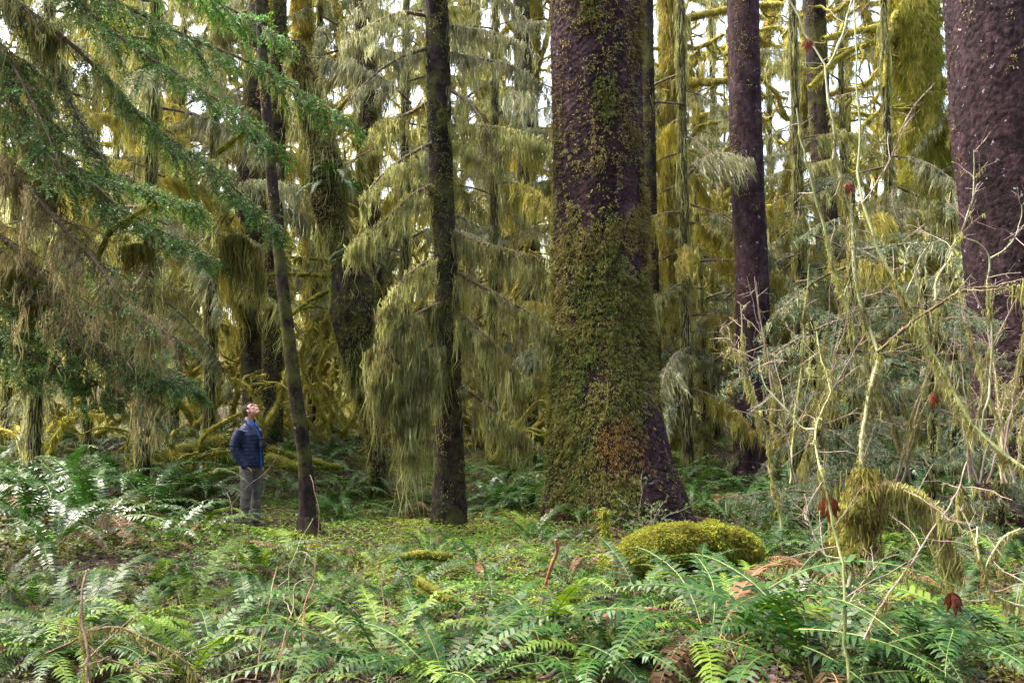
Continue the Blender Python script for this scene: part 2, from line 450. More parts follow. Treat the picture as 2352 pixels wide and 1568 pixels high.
def fuzz(mb, P, R, per_m2, L, W, m=0, down=.5, lift=.8, lump=0.0, lfreq=8.0):
    """short moss hair on tubes P (k,n,3), R (k,n)"""
    P = np.asarray(P, float)
    if P.ndim == 2:
        P = P[None]
    R = np.broadcast_to(np.asarray(R, float), P.shape[:2])
    seglen = np.linalg.norm(np.diff(P, axis=1), axis=2).sum(1)
    cnt = rng.poisson(seglen * 2 * PI * R.mean(1) * per_m2)
    own = np.repeat(np.arange(len(P)), cnt)
    if len(own) == 0:
        return
    s = rng.random(len(own))
    c, t = sample_on(P[own], s)
    r = np.array([np.interp(a * (P.shape[1] - 1), np.arange(P.shape[1]), R[o]) for a, o in zip(s, own)]) if len(own) < 60000 else R[own, (s * (P.shape[1] - 1)).astype(int)]
    d = norm(np.cross(t, rng.normal(size=(len(own), 3))))
    root = c + d * r[:, None]
    if lump: root = root + d * (r * lump * fbm(root * lfreq, 2, 31))[:, None]
    root = root - d * .004
    dr = norm(d * lift + rng.normal(size=d.shape) * .45 + np.array([0, 0, -down]))
    strands(mb, root, L * (.5 + rng.random(len(own))), W, dr, 2, .3, m, curl=.25)

def needles(mb, P, step, L, W, m=0, flat=.75):
    """needles either side of twigs P (k,n,3)"""
    P = np.asarray(P, float)
    seglen = np.linalg.norm(np.diff(P, axis=1), axis=2).sum(1)
    cnt = np.maximum(3, (seglen / step).astype(int))
    own = np.repeat(np.arange(len(P)), cnt)
    s = rng.random(len(own))
    c, t = sample_on(P[own], s)
    lat = norm(np.cross(t, np.array([0, 0, 1.0])) + 1e-6)
    sg = np.where(rng.random(len(own)) < .5, -1.0, 1.0)[:, None]
    nv = np.cross(lat, t)
    d = norm(t * .55 + lat * sg * flat + nv * (rng.normal(size=(len(own), 1)) * .45) + rng.normal(size=(len(own), 3)) * .12)
    leaves(mb, c, d, norm(nv + rng.normal(size=(len(own), 3)) * .5), L * (.6 + .7 * rng.random(len(own))), W, m)

def side_shoots(P, n, L, ahead=.6, out=.8, down=.25, npts=5, lo=.1, hi=1.0, env=None, vert=.2):
    """n shoots from each polyline P (k,m,3), alternating left and right"""
    P = np.asarray(P, float)
    if P.ndim == 2:
        P = P[None]
    k = len(P)
    s = (lo + (hi - lo) * ((np.arange(n)[None] + rng.random((k, n))) / n)).ravel()
    own = np.repeat(np.arange(k), n)
    c, t = sample_on(P[own], s)
    lat = norm(np.cross(t, np.array([0, 0, 1.0])) + 1e-6)
    sg = np.where((np.tile(np.arange(n), k) % 2) == 0, 1.0, -1.0)[:, None]
    d = norm(t * ahead + lat * sg * out + rng.normal(size=t.shape) * .18 + np.array([0, 0, 1.0]) * rng.normal(size=(len(s), 1)) * vert)
    e = (1 - .75 * (s - lo) / max(hi - lo, .01)) if env is None else env(s)
    Ls = np.broadcast_to(L, len(s)) * e * (.65 + .6 * rng.random(len(s)))
    u = np.linspace(0, 1, npts)
    Q = c[:, None] + Ls[:, None, None] * (d[:, None] * u[None, :, None] + np.array([0, 0, -down])[None, None] * (u ** 2)[None, :, None])
    return Q, Ls

def bough(P, r0=.025, nsec=26, Ls=.6, nter=7, Lt=.16, need=1.0, moss=1.0, Lr=(.12, .6), mossy_bark=False, W=.012, threads=8, droop=.3, nW=.0045, nL=.02, ter_moss=.4, nlo=.0, mhi=1.0):
    """one drooping conifer bough: wood, needles and moss meshes"""
    P = resample(P, 22)
    wood, nee, mos = MB(), MB(), MB()
    t = np.linspace(0, 1, len(P))
    P = P + fbm(P * 1.6, 2, int(rng.integers(99)))[:, None] * .03 * t[:, None]
    tubes(wood, P, r0 * (1 - t) ** .8 + .004, 6, .2, 20)
    S, SL = side_shoots(P, nsec, Ls, .55, .75, droop, 6, .08, 1.0, env=lambda s: np.clip(.45 + 1.2 * s, 0, 1) * np.clip(1.25 - s, .2, 1))
    tubes(wood, S, np.linspace(.006, .0025, 6), 3)
    T, _ = side_shoots(S, nter, Lt, .7, .6, .3, 4, .12, 1.0, env=lambda s: 1.05 - .6 * s)
    tubes(wood, T, np.linspace(.003, .0015, 4), 3)
    if need > 0:
        keep = rng.random(len(T)) < need
        if nlo > 0:
            frac = np.repeat(np.repeat((np.arange(nsec) + .5) / nsec, 1), nter)
            keep &= (frac > nlo) | (rng.random(len(T)) < .12)
        needles(nee, T[keep], .0075, nL, nW)
        ks = rng.random(len(S)) < need
        if nlo > 0:
            ks &= ((np.arange(nsec) + .5) / nsec) > nlo
        needles(nee, S[ks], .009, nL, nW)
    if moss > 0:
        fs = (np.arange(nsec) + .5) / nsec
        ms = (fs < mhi) | (rng.random(nsec) < .22); mt = np.repeat(ms, nter)
        curtain(mos, P[:max(4, int(22 * mhi))], 30 * moss, Lr, .05, threads, W)
        curtain(mos, S[ms], 9 * moss, (Lr[0], Lr[0] + (Lr[1] - Lr[0]) * .8), .03, threads * .8, W)
        if ter_moss:
            curtain(mos, T[mt], 4 * moss * ter_moss, (Lr[0] * .6, Lr[1] * .5), .02, threads * .6, W * .9)
        fuzz(mos, P, r0 * (1 - t) ** .8 + .006, 900, .03, .008)
    return wood, nee, mos

def bough_obj(parts, parent, origin, mats=('bark_twig', 'needle', 'hang_olive'), name='bough'):
    w, n, h = parts
    b = w.build(name, M[mats[0]], parent, origin=origin)
    if n.n: n.build('needles', M[mats[1]], b, smooth=False, origin=origin)
    if h.n: h.build('hanging_moss', M[mats[2]], b, smooth=False, origin=origin)
    return b

def trunk_mesh(C, R, nth, nz, cell=(.075, .11), depth=.02, ridge=0.0, flare=None, noise=.03, seed=1, rough=True):
    """trunk surface: axis C, radius R given at few points; returns V grid (nz,nth,3), outward normals"""
    A = resample(C, nz)
    r = radii_along(C, R, nz)
    th = np.linspace(0, 2 * PI, nth, endpoint=False) + PI / 2
    z = np.concatenate([[0], np.cumsum(np.linalg.norm(np.diff(A, axis=0), axis=1))])
    TH_, Z = np.meshgrid(th, z)
    D = np.stack([np.cos(TH_), np.sin(TH_), np.zeros_like(TH_)], -1)
    rr = r[:, None] * np.ones_like(TH_)
    pn = np.stack([np.cos(TH_) * 1.3, np.sin(TH_) * 1.3, Z * .55], -1)
    rr = rr * (1 + noise * fbm(pn, 2, seed))
    if flare is not None:
        rr = rr * flare(TH_, Z)
    if rough:
        u = (TH_ - PI / 2) * r.mean() / cell[0]; v = Z / cell[1] + .35 * vnoise(np.stack([u * .6, Z * 4, Z * 0], -1), seed)
        f1, f2, cid, dv = voro(u + .25 * vnoise(np.stack([u * .9, Z / cell[1] * .9, Z * 0], -1), seed + 3), v, seed)
        e = np.clip((f2 - f1) / .16, 0, 1)
        ridge = fbm(np.stack([u * .35, Z * 1.1, Z * 0], -1), 3, seed + 5)
        rr = rr + depth * (.45 * (e - .6) + e * np.clip(-dv * 1.5, -.6, .75) + .5 * (cid - .5) * e + .55 * ridge)
    V = A[:, None] + D * rr[..., None]
    return V, D, A

def grid_faces(nz, nth):
    idx = np.arange(nz * nth).reshape(nz, nth)
    a, b = idx[:-1], idx[1:]
    return np.stack([a, np.roll(a, -1, 1), np.roll(b, -1, 1), b], -1).reshape(-1, 4)

def trunk_obj(C, R, nth, nz, mat, parent, origin, **kw):
    V, D, A = trunk_mesh(C, R, nth, nz, **kw)
    mb = MB(); mb.add(V, grid_faces(nz, nth))
    o = mb.build('trunk', M[mat], parent, origin=origin)
    return o, V, D

def tufts(V, D, n, fn, L=(.025, .06), W=(.006, .014), parent=None, origin=None, mats=(), name='moss', front=True, per=3, lift=.55):
    """moss shingles drooping on a trunk; fn(points)-> list of densities, one per material"""
    nz, nth, _ = V.shape
    i = rng.integers(0, nz, n); j = rng.integers(0, nth, n)
    p = V[i, j] + rng.normal(size=(n, 3)) * .012; d = D[i, j]
    dens = fn(p)
    for dn, mat in zip(dens, mats):
        keep = rng.random(n) < dn
        q = p[keep]; dd = d[keep]
        q = np.repeat(q, per, 0) + rng.normal(size=(len(q) * per, 3)) * .014; dd = np.repeat(dd, per, 0)
        k = len(q)
        if k == 0: continue
        q = q + dd * (np.clip(fbm(q * 7.5, 2, 83), 0, 1) * .045)[:, None]
        mb = MB()
        dr = norm(dd * lift + np.array([0, 0, -1.0]) * .75 + rng.normal(size=(k, 3)) * .38)
        L_ = rng.uniform(L[0], L[1], k); W_ = rng.uniform(W[0], W[1], k)
        leaves(mb, q - dd * .008, dr, norm(dd + rng.normal(size=(k, 3)) * .35), L_, W_, wide=.55, fold=.15)
        mb.build(name, M[mat], parent, smooth=False, origin=origin)
# ================================================================== setting
def axis_pts(lo, hi, c0, c1, fine, grow=1.18):
    a = list(np.arange(c0, c1, fine))
    s = fine; x = a[-1]
    while x < hi:
        s *= grow; x += s; a.append(x)
    s = fine; x = a[0]; b = []
    while x > lo:
        s *= grow; x -= s; b.append(x)
    return np.array(b[::-1] + a)

gx = axis_pts(-320, 320, -8, 8, .075); gy = axis_pts(-40, 420, 2.5, 19, .075)
GX, GY = np.meshgrid(gx, gy)
mb = MB()
mb.add(np.stack([GX, GY, terr(GX, GY)], -1).reshape(-1, 3))
idx = np.arange(GX.size).reshape(GX.shape)
mb.Q.append(np.stack([idx[:-1, :-1], idx[:-1, 1:], idx[1:, 1:], idx[1:, :-1]], -1).reshape(-1, 4)); mb.qm.append(np.zeros(len(mb.Q[0])))

def floor_mat():
    m, nt, N, Lk = _nodes('forest_floor')
    tc = N('ShaderNodeTexCoord')
    a = N('ShaderNodeTexNoise'); a.inputs['Scale'].default_value = .55; a.inputs['Detail'].default_value = 5; a.inputs['Roughness'].default_value = .65
    b = N('ShaderNodeTexNoise'); b.inputs['Scale'].default_value = 14; b.inputs['Detail'].default_value = 6; b.inputs['Roughness'].default_value = .75
    v = N('ShaderNodeTexVoronoi'); v.inputs['Scale'].default_value = 26
    for n in (a, b, v): Lk(tc.outputs['Object'], n.inputs['Vector'])
    soil = ramp(nt, [(.3, (.018, .012, .010)), (.5, (.042, .027, .022)), (.68, (.085, .055, .045))]); Lk(b.outputs['Fac'], soil.inputs[0])
    moss = ramp(nt, [(.3, (.04, .05, .01)), (.5, (.085, .095, .016)), (.7, (.15, .14, .028))]); Lk(b.outputs['Fac'], moss.inputs[0])
    f = ramp(nt, [(.44, (0, 0, 0)), (.56, (1, 1, 1))]); Lk(a.outputs['Fac'], f.inputs[0])
    mx = N('ShaderNodeMix'); mx.data_type = 'RGBA'; Lk(f.outputs[0], mx.inputs[0]); Lk(soil.outputs[0], mx.inputs[6]); Lk(moss.outputs[0], mx.inputs[7])
    p = N('ShaderNodeBsdfPrincipled'); Lk(mx.outputs[2], p.inputs['Base Color']); p.inputs['Roughness'].default_value = .9; p.inputs['Specular IOR Level'].default_value = .2
    ad = N('ShaderNodeMath'); ad.operation = 'ADD'; Lk(b.outputs['Fac'], ad.inputs[0]); Lk(v.outputs['Distance'], ad.inputs[1])
    bm = N('ShaderNodeBump'); bm.inputs['Strength'].default_value = .9; bm.inputs['Distance'].default_value = .04; Lk(ad.outputs[0], bm.inputs['Height']); Lk(bm.outputs[0], p.inputs['Normal'])
    o = N('ShaderNodeOutputMaterial'); Lk(p.outputs[0], o.inputs[0])
    return m
tag(mb.build('forest_floor', floor_mat()), kind='structure')

# leaf litter, clover-like ground plants and ground moss: nobody could count them
def scatter(n, x0, x1, y0, y1, bias=1.4):
    y = y0 + (y1 - y0) * rng.random(n) ** bias
    w = (.35 + .62 * y) / (.35 + .62 * y1)
    x = (x0 + (x1 - x0) * rng.random(n)) * w
    return x, y

def terr_n(x, y):
    e = .05
    return norm(np.stack([terr(x - e, y) - terr(x + e, y), terr(x, y - e) - terr(x, y + e), 2 * e * np.ones_like(x)], -1))

x, y = scatter(60000, -14, 14, 3.0, 24)
mb = MB()
nr = terr_n(x, y); h = rng.random(len(x)) * .03 + .004
pp = np.stack([x, y, terr(x, y) + h], -1)
az = rng.random(len(x)) * 2 * PI
d = norm(np.stack([np.cos(az), np.sin(az), rng.normal(size=len(x)) * .25], -1))
leaves(mb, pp, d, norm(nr + rng.normal(size=nr.shape) * .35), rng.uniform(.03, .085, len(x)), rng.uniform(.02, .05, len(x)), fold=.2)
tag(mb.build('leaf_litter', M['litter'], smooth=False), 'brown and purplish fallen leaves scattered over the forest floor', 'leaf litter', kind='stuff')

x, y = scatter(90000, -14, 14, 3.6, 24, 1.25)
p3 = np.stack([x, y, 0 * x], -1)
dens = fbm(p3 * .8, 3, 21) * .9 + .35 + .2 * sstep(9.5, 11, y)
dens -= .55 * sstep(-.5, -2.5, x) * sstep(10.5, 9, y) + .25 * sstep(8, 6, y)
dens += .55 * np.exp(-((x + 3.3) ** 2 / 5 + (y - 11.6) ** 2 / 4)) + .3 * sstep(-1.5, 2.5, -np.abs(y - 11))
k = (rng.random(len(x)) < np.clip(dens, .05, 1)) & (np.hypot(x + 3.75, y - 12.35) > .34)
x, y = x[k], y[k]
z = terr(x, y); hh = rng.uniform(.02, .10, len(x))
mb = MB()
for q in range(3):
    az = rng.random(len(x)) * 2 * PI if q == 0 else az + 2 * PI / 3
    d = norm(np.stack([np.cos(az), np.sin(az), -.15 + rng.normal(size=len(x)) * .25], -1))
    c = np.stack([x, y, z + hh], -1) + d * .003
    up = norm(np.array([0, 0, 1.0]) + rng.normal(size=c.shape) * .3)
    leaves(mb, c, d, up, rng.uniform(.022, .04, len(x)), rng.uniform(.022, .04, len(x)), wide=.7)
tag(mb.build('oxalis_ground_cover', M['oxalis'], smooth=False), 'bright green three-leaved ground cover carpeting the forest floor', 'ground cover', kind='stuff')

x, y = scatter(60000, -14, 14, 3.2, 24, 1.3)
k = fbm(np.stack([x, y, 0 * x], -1) * .55 + 4, 3, 44) + .5 * np.exp(-((x + 3.6) ** 2 / 4 + (y - 12) ** 2 / 3)) > .12
k &= np.hypot(x + 3.75, y - 12.35) > .3
x, y = x[k], y[k]
mb = MB()
strands(mb, np.stack([x, y, terr(x, y) - .005], -1), rng.uniform(.025, .07, len(x)), .014, norm(np.array([0, 0, 1.0]) + rng.normal(size=(len(x), 3)) * .6), 2, .3, curl=.2)
tag(mb.build('ground_moss', M['fuzz_lime'], smooth=False), 'yellow green feathery moss growing over the ground', 'moss', kind='stuff')

# ================================================================== ferns
def frond_mesh(name, L, e0, e1, width, mats, seed, side=0.0, npin=34, droop=.25):
    r = np.random.default_rng(seed)
    n = npin + 1
    s = np.linspace(0, 1, n)
    el = np.radians(e0 + (e1 - e0) * s ** .9)
    ds = L / npin
    X = np.concatenate([[0], np.cumsum(np.cos(el[:-1]) * ds)]); Z = np.concatenate([[0], np.cumsum(np.sin(el[:-1]) * ds)])
    Y = side * L * s ** 2 + .012 * np.sin(s * 9 + seed)
    P = np.stack([X, Y, Z], -1)
    T = norm(np.gradient(P, axis=0)); Lat = norm(np.cross(np.array([0, 0, 1.0]), T)); Nn = np.cross(T, Lat)
    mb = MB()
    tubes(mb, P, np.linspace(.0042, .0012, n), 4, m=1)
    prof = np.interp(s, [0, .10, .16, .35, .6, .85, 1], [0, 0, .62, 1, .86, .42, .03]) * width
    i = np.arange(n)[prof > 0]
    for sg in (-1, 1):
        k = len(i)
        l = prof[i] * (.82 + .30 * r.random(k)) * np.where(r.random(k) < .035, .45, 1); w = np.minimum(ds * 1.02, .022) * (.85 + .3 * r.random(k)) * np.clip(l / width * 1.6, .4, 1)
        d = norm(Lat[i] * sg + T[i] * (.22 + .35 * s[i, None] + r.normal(size=(k, 1)) * .09) + Nn[i] * (r.normal(size=(k, 1)) * .17 + .08))
        b = P[i] + T[i] * (ds * .5 * (sg > 0))
        ax = norm(T[i] - d * (T[i] * d).sum(1, keepdims=True))
        c1 = b + d * l[:, None] * .5; c2 = b + d * l[:, None] - Nn[i] * (l * droop)[:, None]
        V = np.stack([b - ax * w[:, None] * .42, b + ax * w[:, None] * .58, c1 - ax * w[:, None] * .42, c1 + ax * w[:, None] * .42,
                      c2 - ax * w[:, None] * .06, c2 + ax * w[:, None] * .06], 1).reshape(-1, 3)
        q = np.arange(k)[:, None] * 6
        mb.add(V, np.concatenate([np.concatenate([q, q + 1, q + 3, q + 2], 1), np.concatenate([q + 2, q + 3, q + 5, q + 4], 1)]), None, 0)
    return mb, mb.mesh(name, mats, smooth=False)

FR = {}
SHAPES = [(78, -48, .0), (62, -38, .10), (70, -62, -.08), (50, -20, .06), (84, -20, -.05), (40, -45, .12)]
for key, fm, rm in (('g', 'fern', 'rachis'), ('b', 'fern_gloss', 'rachis'), ('y', 'fern_yellow', 'rachis'), ('d', 'fern_dead', 'rachis_dead'), ('k', 'fern_dark', 'rachis_dead')):
    FR[key] = [frond_mesh('frond', 1.0, e0 - (18 if key == 'd' else 0), e1 - (25 if key == 'd' else 0), .092, [M[fm], M[rm]], 5 + i, sd, droop=.25 if key != 'd' else .7)
               for i, (e0, e1, sd) in enumerate(SHAPES)]

FERNS = 0
def fern(px, py, size, n, label, mix='gggggy', spread=(0, 360), depth=None, group='sword ferns on the forest floor', dead=.12, pos=None):
    global FERNS
    FERNS += 1
    p = np.array(pos) if pos is not None else ground(px, py)
    p[2] = float(terr(p[0], p[1])) - .02
    root = thing('sword_fern', p, label, 'fern', group, 0)
    for i in range(n):
        kind = 'd' if random.random() < dead else random.choice(mix)
        me = FR[kind][random.randrange(len(SHAPES))][1]
        o = bpy.data.objects.new('frond', me); COL.objects.link(o); o.parent = root
        az = spread[0] + (spread[1] - spread[0]) * (i + random.uniform(-.35, .35)) / n
        s = size * 1.3 * random.uniform(.72, 1.12)
        o.scale = (s, s * random.uniform(.9, 1.1), s * random.uniform(.85, 1.1))
        o.rotation_euler = (math.radians(random.uniform(-14, 14)), math.radians(random.uniform(-8, 14)), math.radians(az))
        a = math.radians(az); o.location = (.03 * math.cos(a), .03 * math.sin(a), random.uniform(0, .03))
        if kind == 'd': o['label'] = 'withered brown frond'
    return root

# far ferns are small in the photo: one mesh each, shared shapes
FAR = []
for v in range(4):
    mb = MB()
    for i in range(13):
        src = FR['g'][random.randrange(6)][0]
        Rm = np.array(Euler((random.uniform(-.2, .2), random.uniform(-.15, .2), (i + random.random()) / 13 * 2 * PI)).to_matrix())
        s = random.uniform(.75, 1.1)
        off = mb.n
        for V in src.V: mb.V.append(V @ Rm.T * s); mb.n += len(V)
        for Q, qm in zip(src.Q, src.qm): mb.Q.append(Q + off); mb.qm.append(qm)
    FAR.append(mb.mesh('far_fern', [M['fern'], M['rachis']], smooth=False))

def far_fern(x, y, size, label, group):
    o = bpy.data.objects.new('sword_fern', random.choice(FAR)); COL.objects.link(o)
    o.location = (x, y, float(terr(x, y)) - .02); s = size
    o.scale = (s, s, s * random.uniform(.8, 1.05)); o.rotation_euler = (0, 0, random.uniform(0, 6.28))
    tag(o, label, 'fern', group)

NEAR_FERNS = [
 # px, py (crown), size, fronds, label, mix
 (1640, 1500, 1.05, 15, 'big glossy green fern in the foreground below the mossy log', 'gggyg', None),
 (1470, 1420, .85, 12, 'green fern with long arching fronds in front of the moss stub', 'ggyg', None),
 (1250, 1540, .80, 13, 'fern at the bottom edge under the centre of the big trunk', 'gyg', None),
 (1030, 1600, .85, 13, 'fern with pale bluish fronds at the bottom edge left of centre', 'gg', None),
 (1870, 1580, 1.0, 14, 'fern at the bottom edge beneath the green maple stem', 'ggg', None),
 (1810, 1430, .80, 9, 'dark purplish fern left of the green maple stem', 'kkkg', None),
 (2330, 1560, 1.05, 13, 'tall fern with upright fronds in the bottom right corner', 'gyg', None),
 (2140, 1560, .9, 13, 'green fern at the bottom edge beside the tall corner fern', 'ggg', None),
 (2120, 1390, .75, 12, 'fern under the hanging moss of the arched branch', 'ggg', None),
 (2290, 1330, .75, 11, 'purple tinged fern at the right edge above the corner fern', 'gkg', None),
 (1330, 1330, .62, 12, 'bluish green fern beside the red stick', 'ggg', None),
 (1215, 1245, .55, 11, 'small fern at the left foot of the big trunk', 'gggy', None),
 (1350, 1215, .62, 9, 'thin fern springing from the front foot of the big trunk', 'ggg', None),
 (1740, 1300, .75, 12, 'fern just right of the mossy log', 'ggg', None),
 (1880, 1270, .75, 12, 'fern behind the red dead leaf on the maple stem', 'ggg', None),
 (1600, 1390, .72, 12, 'fern in front of the mossy log', 'ggy', None),
 (900, 1390, .70, 12, 'fern around the yellow mossy stick on the ground', 'ggg', None),
 (1120, 1440, .70, 12, 'fern between the mossy stick and the bottom edge', 'ggyg', None),
 (700, 1400, .62, 10, 'bluish fern among the straw coloured dead stems', 'ggg', None),
 (590, 1420, .65, 9, 'fern left of the straw coloured dead stems', 'ggg', None),
 (430, 1420, .85, 5, 'sparse fern with one tall upright yellow green frond', 'yyy', (60, 140)),
 (430, 1590, .75, 11, 'fern at the bottom edge on the left with pale fronds', 'ygg', None),
 (110, 1490, .60, 9, 'small fern in the twiggy bottom left corner', 'gg', None),
 (880, 1580, .80, 11, 'yellowish fern with dead stalks at the bottom edge', 'yyg', None),
 (1000, 1260, .45, 9, 'low fern at the foot of the moss hung hemlock', 'gy', None),
 (860, 1290, .5, 9, 'low fern in front of the moss hung hemlock', 'gg', None),
 (60, 1200, .95, 14, 'fern at the left edge of the left bank, in front', 'gg', None),
 (215, 1195, 1.0, 16, 'big fern in the middle front of the left bank', 'gggg', None),
 (350, 1165, 1.0, 15, 'big fern at the right front of the left bank', 'gggg', None),
 (470, 1130, .85, 13, 'fern of the left bank nearest to the walker', 'ggg', None),
 (130, 1140, 1.0, 14, 'fern at the back left of the left bank', 'ggg', None),
 (290, 1120, 1.0, 14, 'fern at the back middle of the left bank', 'ggg', None),
 (20, 1110, .9, 12, 'fern at the far left back of the left bank', 'ggg', None),
 (520, 1095, .75, 13, 'fern directly left of the legs of the walker, behind him', 'ggg', None),
 (375, 1225, .6, 11, 'fern at the front right corner of the left bank', 'ggg', None),
 (120, 1250, .8, 12, 'lowest fern at the front left of the left bank', 'gg', None),
 (462, 1190, .5, 9, 'low fern of the left bank just left of the walker', 'ggy', None),
 (745, 1195, .45, 9, 'low fern at the foot of the leaning trunk', 'ggy', None),
 (930, 1190, .6, 10, 'low fern left of the hemlock foot', 'ggy', None),
 (660, 1130, .75, 12, 'fern right behind the walker on his right side', 'ggg', None),
 (785, 1150, .75, 12, 'fern between the leaning trunk and the hanging moss curtain', 'ggg', None),
 (870, 1130, .75, 12, 'fern behind the left moss curtain of the hemlock', 'ggg', None),
 (740, 1080, .85, 13, 'pale bluish fern behind the leaning trunk', 'ggg', None),
 (640, 1050, .8, 12, 'fern behind the walker near the fallen mossy branches', 'ggg', None),
 (820, 1050, .85, 13, 'fern at the foot of the crooked burl tree', 'ggg', None),
 (1110, 1150, .7, 12, 'fern right of the hemlock trunk foot', 'ggg', None),
 (1180, 1140, .7, 12, 'fern behind the left root flare of the big trunk', 'ggg', None),
 (1640, 1170, .75, 12, 'fern with drooping fronds right of the big root flare', 'ggd', None),
 (1720, 1150, .8, 12, 'fern in front of the slim dark trunk right of the big one', 'ggg', None),
 (1810, 1180, .85, 13, 'fern right of the slim dark trunk', 'ggg', None),
 (2060, 1110, .9, 13, 'fern behind the arched mossy branch', 'ggg', None),
 (2160, 1100, .95, 13, 'tall fern with upright fronds behind the arched branch', 'gyg', None),
 (2270, 1150, .85, 13, 'fern below the old trunk at the right edge', 'ggg', None),
]
for px, py, sz, n, lab, mix, spr in NEAR_FERNS:
    if 'left bank' in lab: py += 28; sz *= 1.3; n = int(n * 1.4)
    if py > 1450: sz *= 1.25; n = int(n * 1.2)
    if py < 1260 and 'left bank' not in lab: sz *= 1.25; n = int(n * 1.25)
    if py < 1265: mix = mix.replace('gg', 'bg')
    if 'left bank' in lab: mix = mix.replace('g', 'b'); sz *= 1.1
    fern(px, py, sz, n, lab, mix, spr or (0, 360))
cnt = 0
while cnt < 120:
    y = 13.6 + 16 * random.random() ** 1.7; x = random.uniform(-.62, .62) * y
    if (abs(x + 3.72) < .9 and y < 14.8) or (abs(x - 1.3) < 1.2 and y < 14): continue
    far_fern(x, y, random.uniform(.95, 1.4), 'small sword fern in the deep undergrowth between the far trunks', 'ferns in the deep undergrowth'); cnt += 1
cnt = 0
while cnt < 125:
    px, py = (2380 * random.random() ** 1.35 - 20, random.uniform(1270, 1580)) if cnt % 3 else (random.uniform(1560, 2380), random.uniform(1130, 1330))
    if px < 430 and py < 1370: continue
    if 1380 < px < 1720 and py < 1340: continue
    p = ground(px, py)
    if math.hypot(p[0] + 3.75, p[1] - 12.4) < 1.5 or (abs(p[0] + 3.6) < .8 and 10.2 < p[1] < 12.5): continue
    fern(0, 0, random.uniform(.45, .8), random.randint(8, 12), 'small sword fern filling the gaps between the larger foreground ferns', 'gggy', pos=p, group='small gap filling ferns'); cnt += 1

# ================================================================== big trunks
def axis_from_px(rows, depth, lean=None):
    """rows of (py, left px, right px) -> centre points and radii at one depth"""
    C, R = [], []
    for py, l, r in rows:
        C.append(at((l + r) / 2, py, depth)); R.append((r - l) / 2 / FPX * depth)
    return np.array(C), np.array(R)

def base_of(C):
    return np.array([C[0][0], C[0][1], float(terr(C[0][0], C[0][1]))])

# --- the big spruce in the middle
rows = [(1262, 1250, 1580), (1150, 1258, 1568), (1050, 1262, 1540), (950, 1265, 1520), (850, 1270, 1502), (700, 1275, 1490), (450, 1273, 1482), (200, 1270, 1474), (0, 1268, 1470), (-300, 1268, 1462), (-900, 1275, 1440)]
C, R = axis_from_px(rows, 12.4)
C = C[:, :] ; C[0, 2] = float(terr(C[0, 0], C[0, 1])) - .25
root = thing('spruce_tree', base_of(C), 'largest tree, huge straight trunk with purple bark and a coat of moss', 'tree')
def flare(th, z):
    f = np.zeros_like(th)
    for a, w in ((-.35, .34), (.9, .4), (2.2, .4), (3.5, .36), (4.5, .42), (5.5, .3)):
        dd = np.abs((th - a + PI) % (2 * PI) - PI)
        f = np.maximum(f, np.exp(-(dd / w) ** 2))
    return 1 + (.34 * f - .08) * np.exp(-z / .55)
o, V, D = trunk_obj(C, R, 300, 720, 'bark', root, base_of(C), cell=(.034, .055), depth=.014, flare=flare, seed=3)
def main_moss(p):
    px, py, w = topix(p.T if False else p)
    th = np.arctan2(p[:, 1] - 12.4, p[:, 0] - 1.3)
    z = p[:, 2]; X = p[:, 0]
    n1 = fbm(p * np.array([2.4, 2.4, 1.5]), 4, 5); n2 = fbm(p * np.array([4.5, 4.5, 2.6]), 3, 8); n3 = fbm(p * np.array([1.1, 1.1, .9]), 2, 12)
    low = sstep(.15, .95, np.exp(-((X - 1.42) ** 2) / .11) * np.exp(-((z - 1.3) / .55) ** 2) + n1 * .22)
    bare = sstep(1.6, 1.78, X + n1 * .1) * sstep(2.0, 1.5, z + n2 * .3)
    hmask = np.interp(z, [0, .8, 1.6, 2.3, 3.0, 3.8, 4.6, 5.6, 7], [.5, .65, .9, .82, .66, .55, .38, .26, .2])
    green = sstep(.55, .85, hmask + n1 * .55 + .12 * (X < 1.5)) * (1 - low) * (1 - bare)
    olive = sstep(.35, .75, hmask * .8 + n2 * .5 + .12 - .2 * (z > 4.5)) * (1 - low) * (1 - bare) * .9
    olive = np.maximum(olive, .10 * (n1 > -.3))
    tan = np.clip(sstep(.4, .7, np.exp(-((z - 3.95 - .3 * n3) / .38) ** 2) * sstep(.9, 1.4, X + n3 * .3) + n2 * .35) + sstep(.3, .6, .3 * sstep(1.3, 1.9, X) * sstep(1.9, 3, z) + n1 * .55), 0, 1) * (1 - low)
    tan = np.maximum(tan, .28 * sstep(-.1, .5, n2) * sstep(3.6, 4.6, z))
    rust = np.clip(low + sstep(.3, .6, .45 * sstep(1.0, .3, z) * sstep(1.5, .9, X) + n2 * .35), 0, 1)
    return green, olive, tan * .75, rust
tufts(V, D, 85000, main_moss, L=(.025, .07), W=(.006, .013), parent=root, origin=base_of(C), mats=('tuft_green', 'tuft_olive', 'tuft_tan', 'tuft_rust'), name='moss_cover', per=6)

